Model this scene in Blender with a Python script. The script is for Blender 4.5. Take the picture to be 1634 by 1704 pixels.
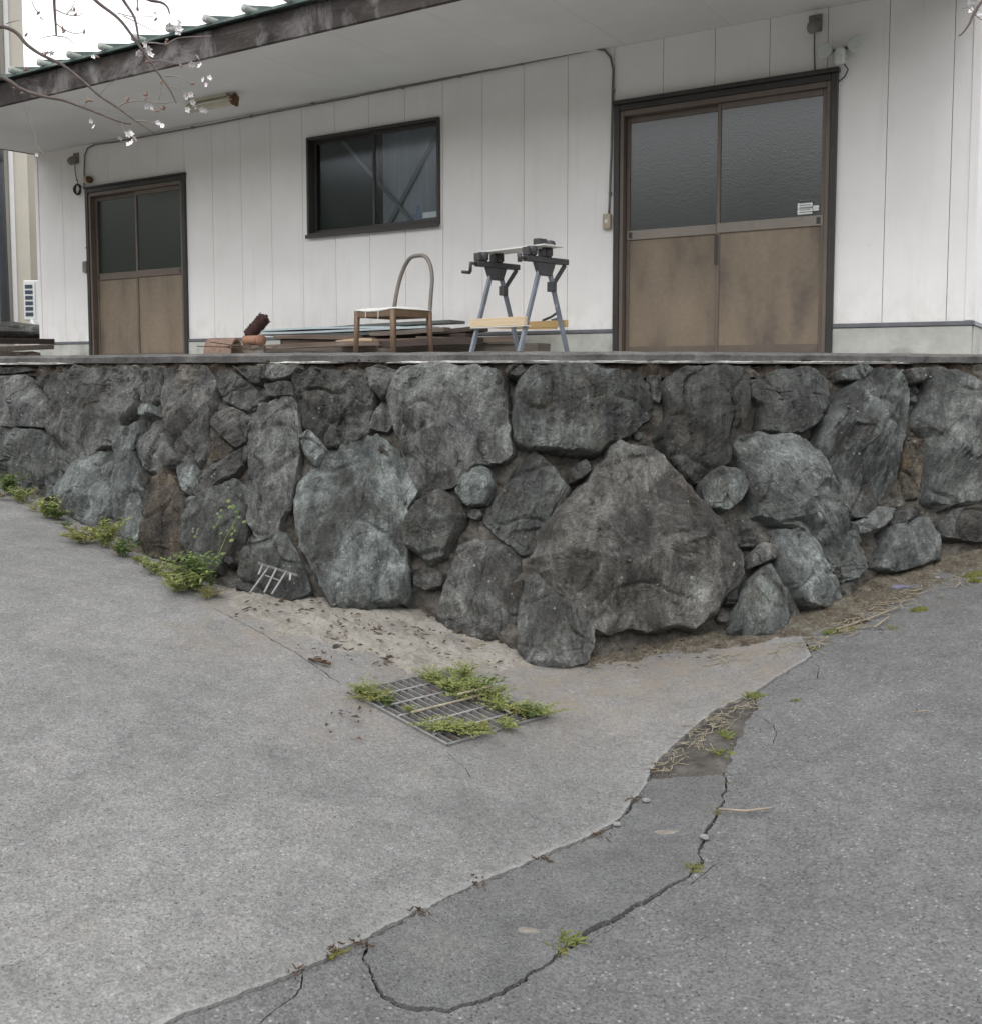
import bpy, bmesh, math, random
import numpy as np
from mathutils import Vector, Matrix, noise, geometry
R = math.radians
rnd = random.Random(7)
scene = bpy.context.scene
for o in list(bpy.data.objects): bpy.data.objects.remove(o)
C = scene.collection

# ------------------------------------------------------------------ camera
F, CX = 1640.0, 817.0
PITCH = R(4.0)
HOR = 615.0
CY = HOR + F*math.tan(PITCH)
EYE = Vector((0, 0, 1.5))
cam_d = bpy.data.cameras.new('camera'); cam = bpy.data.objects.new('camera', cam_d); C.objects.link(cam)
cam.location = EYE; cam.rotation_euler = (R(90)-PITCH, 0, 0)
cam_d.sensor_fit = 'HORIZONTAL'; cam_d.sensor_width = 36; cam_d.lens = 36*F/1634
cam_d.shift_y = -(852-CY)/1634
cam_d.clip_start = 0.05; cam_d.clip_end = 2000
scene.camera = cam

# ------------------------------------------------------------------ sky and sun (overcast)
SUN_EL, SUN_AZ = 52, 205          # azimuth: compass style, 180 = behind the camera
w = bpy.data.worlds.new('World'); scene.world = w; w.use_nodes = True
nt = w.node_tree; nt.nodes.clear()
sky = nt.nodes.new('ShaderNodeTexSky'); sky.sky_type = 'NISHITA'; sky.sun_disc = False
sky.sun_elevation = R(SUN_EL); sky.sun_rotation = R(SUN_AZ)
sky.air_density = 1.0; sky.dust_density = 2.0; sky.ozone_density = 1.0
hs = nt.nodes.new('ShaderNodeHueSaturation'); hs.inputs['Saturation'].default_value = 0.10
bg = nt.nodes.new('ShaderNodeBackground'); bg.inputs['Strength'].default_value = 0.13
wo = nt.nodes.new('ShaderNodeOutputWorld')
nt.links.new(sky.outputs[0], hs.inputs['Color']); 
cl = nt.nodes.new('ShaderNodeMix'); cl.data_type = 'RGBA'; cl.inputs[0].default_value = 0.72; cl.inputs[7].default_value = (9.0, 9.15, 9.4, 1)   # even cloud cover over the clear sky
nt.links.new(hs.outputs[0], cl.inputs[6]); nt.links.new(cl.outputs[2], bg.inputs['Color']); nt.links.new(bg.outputs[0], wo.inputs['Surface'])
sd = bpy.data.lights.new('sun', 'SUN'); sd.energy = 0.7; sd.angle = R(28); sd.color = (1, 0.985, 0.96)
so = bpy.data.objects.new('sun', sd); C.objects.link(so)
az = R(SUN_AZ); sv = Vector((math.sin(az)*math.cos(R(SUN_EL)), math.cos(az)*math.cos(R(SUN_EL)), math.sin(R(SUN_EL))))
so.rotation_euler = (-sv).to_track_quat('-Z', 'Y').to_euler(); so.location = sv*30
vs = scene.view_settings; vs.view_transform = 'Standard'; vs.look = 'None'; vs.gamma = 1; vs.exposure = 0.78
vs.use_curve_mapping = False

# ------------------------------------------------------------------ pixel <-> place helpers
def ray(px, py):
    u = (px-CX)/F; v = -(py-CY)/F
    return Vector((u, math.cos(PITCH)+v*math.sin(PITCH), -math.sin(PITCH)+v*math.cos(PITCH)))
def P(px, py, Y):
    d = ray(px, py); return EYE + d*(Y/d.y)
def zg(x, y):                      # the sloping ground: a ramp rising to the left, a road rising to the right
    a = -0.146*(x+0.137)+0.06*(y-3.94); b = -0.293+0.161*x+0.03*y
    k = 0.10; h = max(k-abs(a-b), 0)/k
    return min(max(a, b)+h*h*k*0.25, 1.9)
def G(px, py):
    d = ray(px, py); lo, hi = 0.5, 14.0
    for _ in range(40):
        m = (lo+hi)/2; p = EYE+d*(m/d.y)
        if p.z > zg(p.x, p.y): lo = m
        else: hi = m
    p = EYE+d*(lo/d.y); return Vector((p.x, p.y, zg(p.x, p.y)))
def interp(x, pts):
    if x <= pts[0][0]: a, b = pts[0], pts[1]
    elif x >= pts[-1][0]: a, b = pts[-2], pts[-1]
    else:
        for a, b in zip(pts, pts[1:]):
            if a[0] <= x <= b[0]: break
    t = (x-a[0])/(b[0]-a[0]); return a[1]+(b[1]-a[1])*t
def sm_interp(x, pts, wd=45):
    return sum(interp(x+k*wd/2, pts)*wt for k, wt in ((-2, .12), (-1, .23), (0, .3), (1, .23), (2, .12)))

# ------------------------------------------------------------------ materials
MATS = {}
class NM:
    def __init__(s, name):
        s.m = bpy.data.materials.new(name); s.m.use_nodes = True; s.t = s.m.node_tree
        s.b = s.t.nodes['Principled BSDF']; s.out = s.t.nodes['Material Output']; MATS[name] = s.m
        s.tc = s.t.nodes.new('ShaderNodeTexCoord'); s.oi = None
    def n(s, k, **kw):
        x = s.t.nodes.new(k)
        for a, v in kw.items(): setattr(x, a, v)
        return x
    def link(s, a, b): s.t.links.new(a, b)
    def set(s, inp, v):
        if hasattr(v, 'node'): s.link(v, inp)
        else: inp.default_value = v
    def rand(s):
        if not s.oi: s.oi = s.n('ShaderNodeObjectInfo')
        return s.oi.outputs['Random']
    def coord(s, scale=(1, 1, 1), rot=(0, 0, 0), shift=False):
        mp = s.n('ShaderNodeMapping'); mp.inputs['Scale'].default_value = scale; mp.inputs['Rotation'].default_value = rot
        s.link(s.tc.outputs['Object'], mp.inputs['Vector'])
        if shift:
            m = s.n('ShaderNodeMath', operation='MULTIPLY'); s.link(s.rand(), m.inputs[0]); m.inputs[1].default_value = 37
            c = s.n('ShaderNodeCombineXYZ')
            for i in range(3): s.link(m.outputs[0], c.inputs[i])
            s.link(c.outputs[0], mp.inputs['Location'])
        return mp.outputs[0]
    def noise(s, co, scale, detail=4, rough=0.55, dist=0):
        x = s.n('ShaderNodeTexNoise'); s.link(co, x.inputs['Vector']); x.inputs['Scale'].default_value = scale
        x.inputs['Detail'].default_value = detail; x.inputs['Roughness'].default_value = rough; x.inputs['Distortion'].default_value = dist
        return x.outputs['Fac']
    def vor(s, co, scale, out='Distance', feature='F1', rnd_=1.0):
        x = s.n('ShaderNodeTexVoronoi', feature=feature); s.link(co, x.inputs['Vector']); x.inputs['Scale'].default_value = scale
        x.inputs['Randomness'].default_value = rnd_
        return x.outputs[out]
    def ramp(s, f, stops, interp_='LINEAR'):
        x = s.n('ShaderNodeValToRGB'); s.link(f, x.inputs['Fac']); cr = x.color_ramp; cr.interpolation = interp_
        while len(cr.elements) > 1: cr.elements.remove(cr.elements[-1])
        for i, (p, c) in enumerate(stops):
            e = cr.elements[0] if i == 0 else cr.elements.new(p)
            e.position = p
            e.color = (c, c, c, 1) if isinstance(c, (int, float)) else (*c, 1)
        return x.outputs['Color']
    def mix(s, f, a, b, mode='MIX'):
        x = s.n('ShaderNodeMix', data_type='RGBA', blend_type=mode)
        s.set(x.inputs[0], f)
        for i, v in ((6, a), (7, b)):
            if hasattr(v, 'node'): s.link(v, x.inputs[i])
            else: x.inputs[i].default_value = (*v, 1) if len(v) == 3 else v
        return x.outputs[2]
    def math(s, op, a, b=0.0, clamp=False):
        x = s.n('ShaderNodeMath', operation=op, use_clamp=clamp); s.set(x.inputs[0], a); s.set(x.inputs[1], b); return x.outputs[0]
    def sep(s, co, ax):
        x = s.n('ShaderNodeSeparateXYZ'); s.link(co, x.inputs[0]); return x.outputs[ax]
    def fin(s, color, rough=0.85, bump=None, bs=0.3, bd=0.01, spec=None, metal=0):
        if hasattr(color, 'node'): s.link(color, s.b.inputs['Base Color'])
        else: s.b.inputs['Base Color'].default_value = (*color, 1)
        s.set(s.b.inputs['Roughness'], rough); s.b.inputs['Metallic'].default_value = metal
        if spec is not None: s.b.inputs['Specular IOR Level'].default_value = spec
        if bump is not None:
            x = s.n('ShaderNodeBump'); x.inputs['Strength'].default_value = bs; x.inputs['Distance'].default_value = bd
            s.link(bump, x.inputs['Height']); s.link(x.outputs[0], s.b.inputs['Normal'])
        return s.m
def g3(v, t=(1, 1, 1)): return tuple(v*k for k in t)

def ground_mat(name, base, spk_lo, spk_hi, spk_scale, white=0.5, dark=0.4, tint=(1, 1, 1), dirt=None, bd=0.004):
    m = NM(name); co = m.coord()
    cell = m.vor(co, spk_scale, 'Color'); cr = m.sep(cell, 0); cg = m.sep(cell, 1)
    d = m.vor(co, spk_scale)
    col = m.mix(m.ramp(cr, [(0, 0), (1, 1)]), g3(base*spk_lo, tint), g3(base*spk_hi, tint))
    d2 = m.vor(co, spk_scale*0.42); c2 = m.sep(m.vor(co, spk_scale*0.42, 'Color'), 2)
    peb = m.math('MULTIPLY', m.ramp(d2, [(0.22, 1), (0.36, 0)]), m.ramp(c2, [(0.80, 0), (0.86, 1)]))
    col = m.mix(m.math('MULTIPLY', peb, white), col, g3(base*2.4, (1, 1, 1.0)))
    c3 = m.sep(m.vor(co, spk_scale*0.6, 'Color'), 1)
    hol = m.math('MULTIPLY', m.ramp(m.vor(co, spk_scale*0.6), [(0.25, 1), (0.4, 0)]), m.ramp(c3, [(0.82, 0), (0.9, 1)]))
    col = m.mix(m.math('MULTIPLY', hol, dark), col, g3(base*0.3, tint))
    if name == 'asphalt':
        d4 = m.vor(co, 40); c4 = m.sep(m.vor(co, 40, 'Color'), 0); p4 = m.math('MULTIPLY', m.ramp(m.math('ADD', d4, m.math('MULTIPLY', m.noise(co, 90, 3), 0.12)), [(0.20, 1), (0.28, 0)]), m.ramp(c4, [(0.89, 0), (0.91, 1)])); col = m.mix(m.math('MULTIPLY', p4, 0.7), col, (0.34, 0.34, 0.34))
    big = m.noise(co, 1.3, 5, 0.6); col = m.mix(0.55, col, m.mix(m.ramp(big, [(0.3, 0), (0.7, 1)]), g3(0.68), g3(1.2)), 'MULTIPLY')
    lg = m.noise(m.coord((1, 0.5, 1), (0, 0, 0.6)), 0.55, 4, 0.6, 0.6); col = m.mix(0.5, col, m.ramp(lg, [(0.32, 0.62), (0.68, 1.25)]), 'MULTIPLY')
    dk_ = m.noise(co, 3.2, 7, 0.72, 0.8); col = m.mix(m.math('MULTIPLY', m.ramp(dk_, [(0.56, 0), (0.68, 1)]), 0.30), col, g3(base*0.55, tint))
    mid = m.noise(co, 7, 6, 0.7); col = m.mix(0.55, col, m.mix(m.ramp(mid, [(0.32, 0), (0.68, 1)]), g3(0.72), g3(1.2)), 'MULTIPLY')
    if name == 'concrete':
        at = m.n('ShaderNodeAttribute', attribute_name='soilmask'); sm_ = m.math('MULTIPLY', at.outputs['Fac'], m.ramp(m.noise(co, 6, 7, 0.7), [(0.36, 0), (0.6, 1)])); col = m.mix(m.math('MULTIPLY', sm_, 0.75), col, (0.215, 0.185, 0.15))
    if dirt:
        sp = m.noise(co, 2.6, 6, 0.65); col = m.mix(m.math('MULTIPLY', m.ramp(sp, [(0.60, 0), (0.74, 1)]), 0.45), col, dirt)
    clm = m.noise(co, 48, 5, 0.7, 0.4); col = m.mix(0.5 if name == 'concrete' else 0.35, col, m.ramp(clm, [(0.30, 0.5), (0.46, 0.95), (0.58, 1.08), (0.72, 1.45)]), 'MULTIPLY')
    if name == 'concrete':
        ew = m.n('ShaderNodeAttribute', attribute_name='edgewear'); col = m.mix(m.math('MULTIPLY', ew.outputs['Fac'], m.ramp(m.noise(co, 14, 6, 0.7), [(0.3, 0.1), (0.6, 0.55)])), col, (0.32, 0.315, 0.305))
    fine = m.noise(co, spk_scale*1.2, 3, 0.6)
    h = m.math('ADD', m.math('MULTIPLY', d, -0.6), m.math('SUBTRACT', m.math('MULTIPLY', fine, 0.8), m.math('MULTIPLY', hol, 1.1)))
    h = m.math('ADD', h, m.math('MULTIPLY', m.noise(co, 18, 5, 0.6), 1.2))
    return m.fin(col, 0.9, h, 0.55, bd, 0.25)
ground_mat('concrete', 0.197, 0.76, 1.24, 165, 0.30, 0.6, (1.0, 0.98, 0.955), (0.20, 0.165, 0.125))
ground_mat('asphalt', 0.143, 0.72, 1.27, 155, 0.5, 0.65, (1.0, 0.99, 0.985), (0.135, 0.12, 0.105), 0.005)
ground_mat('asphalt_patch', 0.136, 0.74, 1.26, 190, 0.3, 0.65, (1.0, 0.995, 0.985), (0.16, 0.15, 0.12))

m = NM('soil'); co = m.coord(); nn = m.noise(co, 9, 8, 0.7)
col = m.ramp(nn, [(0.3, (0.045, 0.041, 0.037)), (0.5, (0.105, 0.097, 0.088)), (0.72, (0.18, 0.17, 0.155))])
m.fin(col, 0.95, m.noise(co, 60, 6, 0.7), 0.8, 0.02, 0.1)
m = NM('dirt'); co = m.coord(); nn = m.noise(co, 5, 8, 0.68); n2 = m.noise(co, 45, 6, 0.7)
col = m.ramp(nn, [(0.28, (0.13, 0.116, 0.096)), (0.44, (0.245, 0.226, 0.196)), (0.72, (0.295, 0.279, 0.25))])
col = m.mix(0.6, col, m.ramp(n2, [(0.35, 0.55), (0.5, 1.0), (0.65, 1.15)]), 'MULTIPLY')
peb = m.ramp(m.vor(co, 70), [(0.15, 1), (0.28, 0)]); pc = m.ramp(m.sep(m.vor(co, 70, 'Color'), 0), [(0.72, 0), (0.8, 1)])
col = m.mix(m.math('MULTIPLY', m.math('MULTIPLY', peb, pc), 0.7), col, (0.09, 0.065, 0.045))
m.fin(col, 0.95, m.math('ADD', nn, m.math('MULTIPLY', n2, 0.5)), 0.7, 0.02, 0.1)
m = NM('moss_soil'); co = m.coord(); nn = m.noise(co, 14, 8, 0.7)
col = m.ramp(nn, [(0.3, (0.055, 0.045, 0.036)), (0.44, (0.115, 0.096, 0.076)), (0.56, (0.145, 0.130, 0.098)), (0.70, (0.24, 0.225, 0.20))])
ff = m.noise(co, 75, 5, 0.75); col = m.mix(0.85, col, m.ramp(ff, [(0.32, 0.4), (0.5, 1), (0.68, 1.8)]), 'MULTIPLY')
m.fin(col, 0.95, m.noise(co, 70, 6, 0.7), 0.9, 0.02, 0.1)

def stone_mat(name, cols, stain=(0.034, 0.031, 0.028), streak=7.0, lichen=0.55, ochre=0.16):
    m = NM(name); co = m.coord(shift=True); st = m.coord((1, 1, 0.16), shift=True)
    n1 = m.noise(co, 3.2, 8, 0.62, 0.4)
    r = m.rand()
    f = m.math('ADD', m.math('MULTIPLY', n1, 1.0), m.math('MULTIPLY', m.math('SUBTRACT', r, 0.5), 0.16))
    k = len(cols); col = m.ramp(f, [(0.30+0.42*i/(k-1), c) for i, c in enumerate(cols)])
    vr = m.math('FRACT', m.math('MULTIPLY', r, 7.31)); col = m.mix(1.0, col, m.mix(vr, (0.70, 0.68, 0.66), (1.28, 1.31, 1.30)), 'MULTIPLY')
    s1 = m.noise(st, streak*2.2, 7, 0.7, 0.6)
    col = m.mix(0.75, col, m.ramp(s1, [(0.30, 0.30), (0.48, 1.0), (0.70, 1.65)]), 'MULTIPLY')
    lp = m.noise(m.coord((1, 1, 0.45), shift=True), 5.5, 8, 0.72, 1.2); col = m.mix(0.85, col, m.ramp(lp, [(0.32, 0.38), (0.45, 0.82), (0.54, 1.12), (0.68, 2.0)]), 'MULTIPLY')
    sn = m.noise(co, 2.1, 7, 0.7, 0.8)
    col = m.mix(m.math('MULTIPLY', m.ramp(sn, [(0.49, 0), (0.60, 1)]), 0.75), col, stain)
    if ochre:
        on = m.noise(co, 4.5, 6, 0.7); col = m.mix(m.math('MULTIPLY', m.ramp(on, [(0.54, 0), (0.68, 1)]), ochre), col, (0.17, 0.115, 0.055))
    fine = m.noise(co, 60, 7, 0.75); col = m.mix(0.8, col, m.ramp(fine, [(0.3, 0.5), (0.5, 1.0), (0.7, 1.6)]), 'MULTIPLY')
    fg = m.noise(co, 150, 3, 0.6); col = m.mix(0.6, col, m.ramp(fg, [(0.3, 0.5), (0.5, 1.0), (0.7, 1.6)]), 'MULTIPLY')
    ld = m.vor(co, 26); lc = m.sep(m.vor(co, 26, 'Color'), 0); ln = m.noise(co, 5, 4, 0.6)
    lm = m.math('MULTIPLY', m.ramp(m.math('ADD', ld, m.math('MULTIPLY', fine, 0.22)), [(0.27, 1), (0.31, 0)]), m.math('MULTIPLY', m.ramp(lc, [(0.74, 0), (0.76, 1)]), m.ramp(ln, [(0.5, 0), (0.58, 1)])))
    col = m.mix(m.math('MULTIPLY', lm, lichen), col, (0.42, 0.43, 0.40))
    ck = m.vor(m.coord((1, 1, 0.45), shift=True), 3.3, feature='DISTANCE_TO_EDGE')
    ckm = m.ramp(m.math('ADD', ck, m.math('MULTIPLY', m.noise(co, 12, 5, 0.7), 0.10)), [(0.045, 0), (0.062, 1)])
    h = m.math('ADD', m.math('MULTIPLY', s1, 1.1), m.math('ADD', m.math('MULTIPLY', fine, 0.6), m.math('ADD', m.math('MULTIPLY', m.noise(co, 11, 8, 0.7), 1.1), m.math('MULTIPLY', ckm, 0.35))))
    return m.fin(col, 0.82, h, 1.0, 0.024, 0.3)
stone_mat('stone_grey', [(0.063, 0.063, 0.061), (0.100, 0.100, 0.097), (0.137, 0.138, 0.132), (0.184, 0.185, 0.177)])
stone_mat('stone_green', [(0.064, 0.067, 0.066), (0.101, 0.107, 0.105), (0.141, 0.152, 0.147), (0.193, 0.206, 0.200)])
stone_mat('stone_pale', [(0.095, 0.101, 0.099), (0.151, 0.161, 0.159), (0.209, 0.224, 0.218), (0.277, 0.297, 0.289)], stain=(0.064, 0.067, 0.065))
stone_mat('stone_purple', [(0.058, 0.056, 0.055), (0.096, 0.093, 0.089), (0.126, 0.123, 0.117), (0.151, 0.156, 0.150)], streak=9)
stone_mat('stone_dark', [(0.039, 0.038, 0.036), (0.063, 0.064, 0.060), (0.087, 0.088, 0.083), (0.128, 0.129, 0.122)])
stone_mat('stone_ochre', [(0.076, 0.066, 0.055), (0.105, 0.090, 0.073), (0.136, 0.111, 0.085), (0.167, 0.147, 0.120)], ochre=0.5)

m = NM('mortar'); co = m.coord(); nn = m.noise(co, 5, 9, 0.7, 0.5)
col = m.ramp(nn, [(0.3, (0.06, 0.053, 0.045)), (0.44, (0.14, 0.128, 0.112)), (0.58, (0.205, 0.192, 0.170)), (0.74, (0.265, 0.254, 0.232))])
br = m.math('MULTIPLY', m.ramp(m.noise(co, 3.5, 6, 0.7), [(0.5, 0), (0.62, 1)]), 0.42); col = m.mix(br, col, (0.085, 0.062, 0.044))
gm = m.math('MULTIPLY', m.ramp(m.noise(co, 4.3, 6, 0.7, 1.0), [(0.60, 0), (0.70, 1)]), 0.5); col = m.mix(gm, col, (0.09, 0.085, 0.03))
f2 = m.noise(co, 55, 7, 0.75); col = m.mix(0.8, col, m.ramp(f2, [(0.3, 0.45), (0.5, 1), (0.7, 1.5)]), 'MULTIPLY')
m.fin(col, 0.95, m.math('ADD', f2, m.math('MULTIPLY', m.noise(co, 16, 8, 0.75), 1.6)), 0.9, 0.03, 0.15)
m = NM('coping'); co = m.coord(); nn = m.noise(co, 3.5, 8, 0.7); f2 = m.noise(co, 70, 6, 0.7)
col = m.ramp(nn, [(0.32, (0.075, 0.072, 0.068)), (0.55, (0.135, 0.13, 0.125)), (0.75, (0.19, 0.185, 0.175))])
col = m.mix(0.6, col, m.ramp(f2, [(0.3, 0.55), (0.5, 1), (0.7, 1.4)]), 'MULTIPLY'); m.fin(col, 0.92, m.math('ADD', nn, f2), 0.6, 0.01, 0.2)
m = NM('rust_soil'); co = m.coord(); nn = m.noise(co, 8, 8, 0.7)
col = m.ramp(nn, [(0.3, (0.03, 0.022, 0.017)), (0.5, (0.068, 0.053, 0.042)), (0.68, (0.12, 0.105, 0.088)), (0.8, (0.17, 0.16, 0.14))])
m.fin(col, 0.95, m.noise(co, 60, 6, 0.7), 0.9, 0.02, 0.1)

def simple(name, c, rough=0.6, var=0.25, scale=6, stretch=(1, 1, 1), metal=0, bump=0.15, spec=None, spots=None, shift=True, bd=0.005):
    m = NM(name); co = m.coord(stretch, shift=shift); nn = m.noise(co, scale, 7, 0.65); f2 = m.noise(co, scale*9, 5, 0.7)
    col = m.mix(m.ramp(nn, [(0.3, 0), (0.7, 1)]), g3(1-var, c), g3(1+var, c))
    col = m.mix(var, col, m.ramp(f2, [(0.3, 0.5), (0.7, 1.4)]), 'MULTIPLY')
    if spots:
        sc, thr, amt = spots[1:]; s1 = m.noise(co, sc, 7, 0.7, 0.5); col = m.mix(m.math('MULTIPLY', m.ramp(s1, [(thr, 0), (thr+0.08, 1)]), amt), col, spots[0])
    return m.fin(col, rough, m.math('ADD', nn, f2), bump, bd, spec, metal)
# siding: off-white panels with a fine grain and faint dirt
m = NM('siding'); co = m.coord(); gr = m.noise(m.coord((1, 1, 0.5)), 140, 3, 0.6); big = m.noise(co, 1.6, 6, 0.6); stv = m.noise(m.coord((6, 6, 0.4)), 2.0, 5, 0.6)
col = m.mix(m.ramp(big, [(0.35, 0), (0.7, 1)]), (0.80, 0.773, 0.758), (0.86, 0.842, 0.832))
col = m.mix(m.math('MULTIPLY', m.ramp(stv, [(0.55, 0), (0.75, 1)]), 0.13), col, (0.42, 0.39, 0.36))
sm = m.noise(co, 2.7, 7, 0.75, 0.6); col = m.mix(m.math('MULTIPLY', m.ramp(sm, [(0.66, 0), (0.78, 1)]), 0.28), col, (0.36, 0.34, 0.32))
gz = m.math('MULTIPLY', m.ramp(m.sep(co, 2), [(0.24, 1), (0.62, 0)]), m.ramp(m.noise(m.coord((2, 2, 1)), 4, 7, 0.7), [(0.42, 0), (0.7, 1)])); col = m.mix(m.math('MULTIPLY', gz, 0.4), col, (0.40, 0.37, 0.33))
m.fin(col, 0.6, gr, 0.35, 0.004, 0.3)
simple('terrace_concrete', (0.36, 0.355, 0.34), 0.9, 0.2, 3)
simple('wall_core', (0.26, 0.25, 0.24), 0.9)
m = NM('plinth'); co = m.coord(); nn = m.noise(co, 3, 8, 0.7); col = m.ramp(nn, [(0.3, (0.34, 0.34, 0.31)), (0.6, (0.50, 0.50, 0.465)), (0.8, (0.56, 0.555, 0.52))])
st = m.noise(co, 1.9, 6, 0.7, 0.6); col = m.mix(m.math('MULTIPLY', m.ramp(st, [(0.56, 0), (0.70, 1)]), 0.55), col, (0.15, 0.145, 0.125)); m.fin(col, 0.9, m.noise(co, 60, 5, 0.7), 0.4, 0.006, 0.2)
simple('trim_grey', (0.13, 0.135, 0.15), 0.5, 0.2)
m = NM('soffit'); co = m.coord(); nn = m.noise(co, 1.1, 6, 0.6); st = m.noise(m.coord((0.5, 4, 1)), 1.8, 6, 0.65)
col = m.ramp(nn, [(0.35, (0.64, 0.64, 0.625)), (0.7, (0.72, 0.72, 0.705))]); col = m.mix(m.math('MULTIPLY', m.ramp(st, [(0.5, 0), (0.75, 1)]), 0.2), col, (0.6, 0.59, 0.56))
m.fin(col, 0.8, m.noise(co, 90, 3, 0.6), 0.15, 0.003, 0.2)
m = NM('fascia'); co = m.coord(); st = m.noise(m.coord((0.8, 3, 4)), 2.2, 8, 0.72, 0.6); nn = m.noise(m.coord((1.2, 1, 1)), 1.7, 7, 0.7, 0.8)
col = m.ramp(st, [(0.28, (0.028, 0.023, 0.021)), (0.5, (0.058, 0.050, 0.047)), (0.66, (0.10, 0.088, 0.083)), (0.8, (0.15, 0.13, 0.115))])
col = m.mix(m.math('MULTIPLY', m.ramp(nn, [(0.50, 0), (0.63, 1)]), 0.75), col, (0.24, 0.225, 0.225))
bk = m.noise(co, 1.1, 6, 0.7, 0.8); col = m.mix(m.math('MULTIPLY', m.ramp(bk, [(0.5, 0), (0.6, 1)]), 0.7), col, (0.022, 0.019, 0.019))
o2 = m.noise(co, 2.3, 6, 0.7); col = m.mix(m.math('MULTIPLY', m.ramp(o2, [(0.6, 0), (0.72, 1)]), 0.4), col, (0.12, 0.075, 0.04))
m.fin(col, 0.85, st, 0.6, 0.01, 0.2)
simple('roof_green', (0.085, 0.125, 0.112), 0.5, 0.3, 3, spots=((0.34, 0.36, 0.33), 3, 0.55, 0.6))
simple('roof_cap', (0.36, 0.38, 0.35), 0.6, 0.25, 5)
simple('alu_brown', (0.135, 0.105, 0.085), 0.45, 0.18, 3, spec=0.5)
simple('alu_dark', (0.042, 0.036, 0.034), 0.4, 0.2, 3, spec=0.5)
simple('alu_pale', (0.225, 0.195, 0.165), 0.45, 0.15, 3)
simple('frame_black', (0.034, 0.030, 0.028), 0.45, 0.3, 3, spots=((0.20, 0.2, 0.2), 9, 0.66, 0.5))
m = NM('door_panel'); co = m.coord(shift=True); nn = m.noise(m.coord((1.4, 1.4, 0.55), shift=True), 2.2, 6, 0.6); f2 = m.noise(co, 24, 6, 0.7)
col = m.ramp(nn, [(0.3, (0.125, 0.100, 0.080)), (0.46, (0.205, 0.160, 0.117)), (0.70, (0.25, 0.197, 0.142))])
col = m.mix(0.4, col, m.ramp(f2, [(0.3, 0.7), (0.7, 1.2)]), 'MULTIPLY'); m.fin(col, 0.5, m.noise(co, 130, 2, 0.5), 0.2, 0.003, 0.4)
m = NM('frosted_glass'); co = m.coord(shift=True); v = m.vor(co, 85, feature='SMOOTH_F1'); nn = m.noise(co, 30, 3, 0.6)
m.fin(m.mix(m.noise(co, 1.6, 5, 0.6), (0.014, 0.015, 0.016), (0.026, 0.027, 0.028)), 0.22, m.math('ADD', v, nn), 0.08, 0.003, 1.0); m.b.inputs['IOR'].default_value = 1.56
m = NM('clear_glass'); t = m.t
tr = m.n('ShaderNodeBsdfTransparent'); tr.inputs[0].default_value = (0.90, 0.92, 0.94, 1); gl = m.n('ShaderNodeBsdfGlossy'); gl.inputs['Roughness'].default_value = 0.12; gl.inputs['Color'].default_value = (0.9, 0.93, 0.97, 1)
lw = m.n('ShaderNodeFresnel'); lw.inputs['IOR'].default_value = 1.33; mx = m.n('ShaderNodeMixShader'); m.link(lw.outputs[0], mx.inputs[0]); m.link(tr.outputs[0], mx.inputs[1]); m.link(gl.outputs[0], mx.inputs[2]); m.link(mx.outputs[0], m.out.inputs[0])
simple('curtain', (0.33, 0.34, 0.35), 0.9, 0.15, 4, stretch=(6, 1, .4)); simple('room_dark', (0.035, 0.033, 0.031), 0.9); simple('room_pale', (0.17, 0.17, 0.17), 0.8, 0.1)
simple('sticker', (0.75, 0.76, 0.74), 0.5, 0.12, 30); simple('sticker_blue', (0.17, 0.21, 0.30), 0.5, 0.1)
simple('conduit', (0.16, 0.155, 0.15), 0.5, 0.25, 8); simple('conduit_green', (0.22, 0.27, 0.265), 0.5, 0.2, 8)
simple('box_beige', (0.42, 0.35, 0.27), 0.5, 0.15, 8); simple('box_grey', (0.26, 0.26, 0.25), 0.5, 0.2, 12); simple('fixture_old', (0.20, 0.185, 0.165), 0.6, 0.35, 16)
simple('cable', (0.025, 0.025, 0.025), 0.5, 0.2); simple('lamp_white', (0.62, 0.64, 0.62), 0.35, 0.1, 20)
m = NM('lens'); m.fin((0.55, 0.57, 0.56), 0.15, None, spec=0.8)
simple('lamp_cream', (0.50, 0.48, 0.37), 0.45, 0.15, 8, spots=((0.24, 0.13, 0.05), 9, 0.62, 0.6)); simple('rust', (0.13, 0.07, 0.035), 0.85, 0.4, 25)
wood = dict(stretch=(0.5, 9, 9))
simple('wood_old', (0.13, 0.095, 0.075), 0.85, 0.4, 4, bump=0.5, spots=((0.24, 0.20, 0.165), 2.2, 0.55, 0.7), **wood)
simple('wood_dark', (0.06, 0.042, 0.036), 0.85, 0.4, 4, bump=0.5, spots=((0.13, 0.10, 0.08), 2.2, 0.58, 0.6), **wood)
simple('wood_grey', (0.15, 0.125, 0.105), 0.85, 0.35, 4, bump=0.5, spots=((0.27, 0.235, 0.20), 2.2, 0.58, 0.6), **wood)
simple('wood_cut', (0.50, 0.36, 0.24), 0.8, 0.2, 6, **wood); simple('wood_tan', (0.56, 0.44, 0.29), 0.7, 0.12, 5, **wood); simple('wood_yellow', (0.42, 0.28, 0.12), 0.7, 0.25, 5, **wood)
simple('wood_chair', (0.135, 0.085, 0.05), 0.5, 0.25, 8, stretch=(6, 6, 0.6)); simple('cushion', (0.62, 0.62, 0.58), 0.85, 0.08, 12)
simple('hoop_grey', (0.155, 0.13, 0.115), 0.5, 0.25, 8)
simple('sheet_blue', (0.40, 0.46, 0.48), 0.5, 0.12, 6); simple('sheet_grey', (0.10, 0.105, 0.10), 0.5, 0.25, 6)
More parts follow.
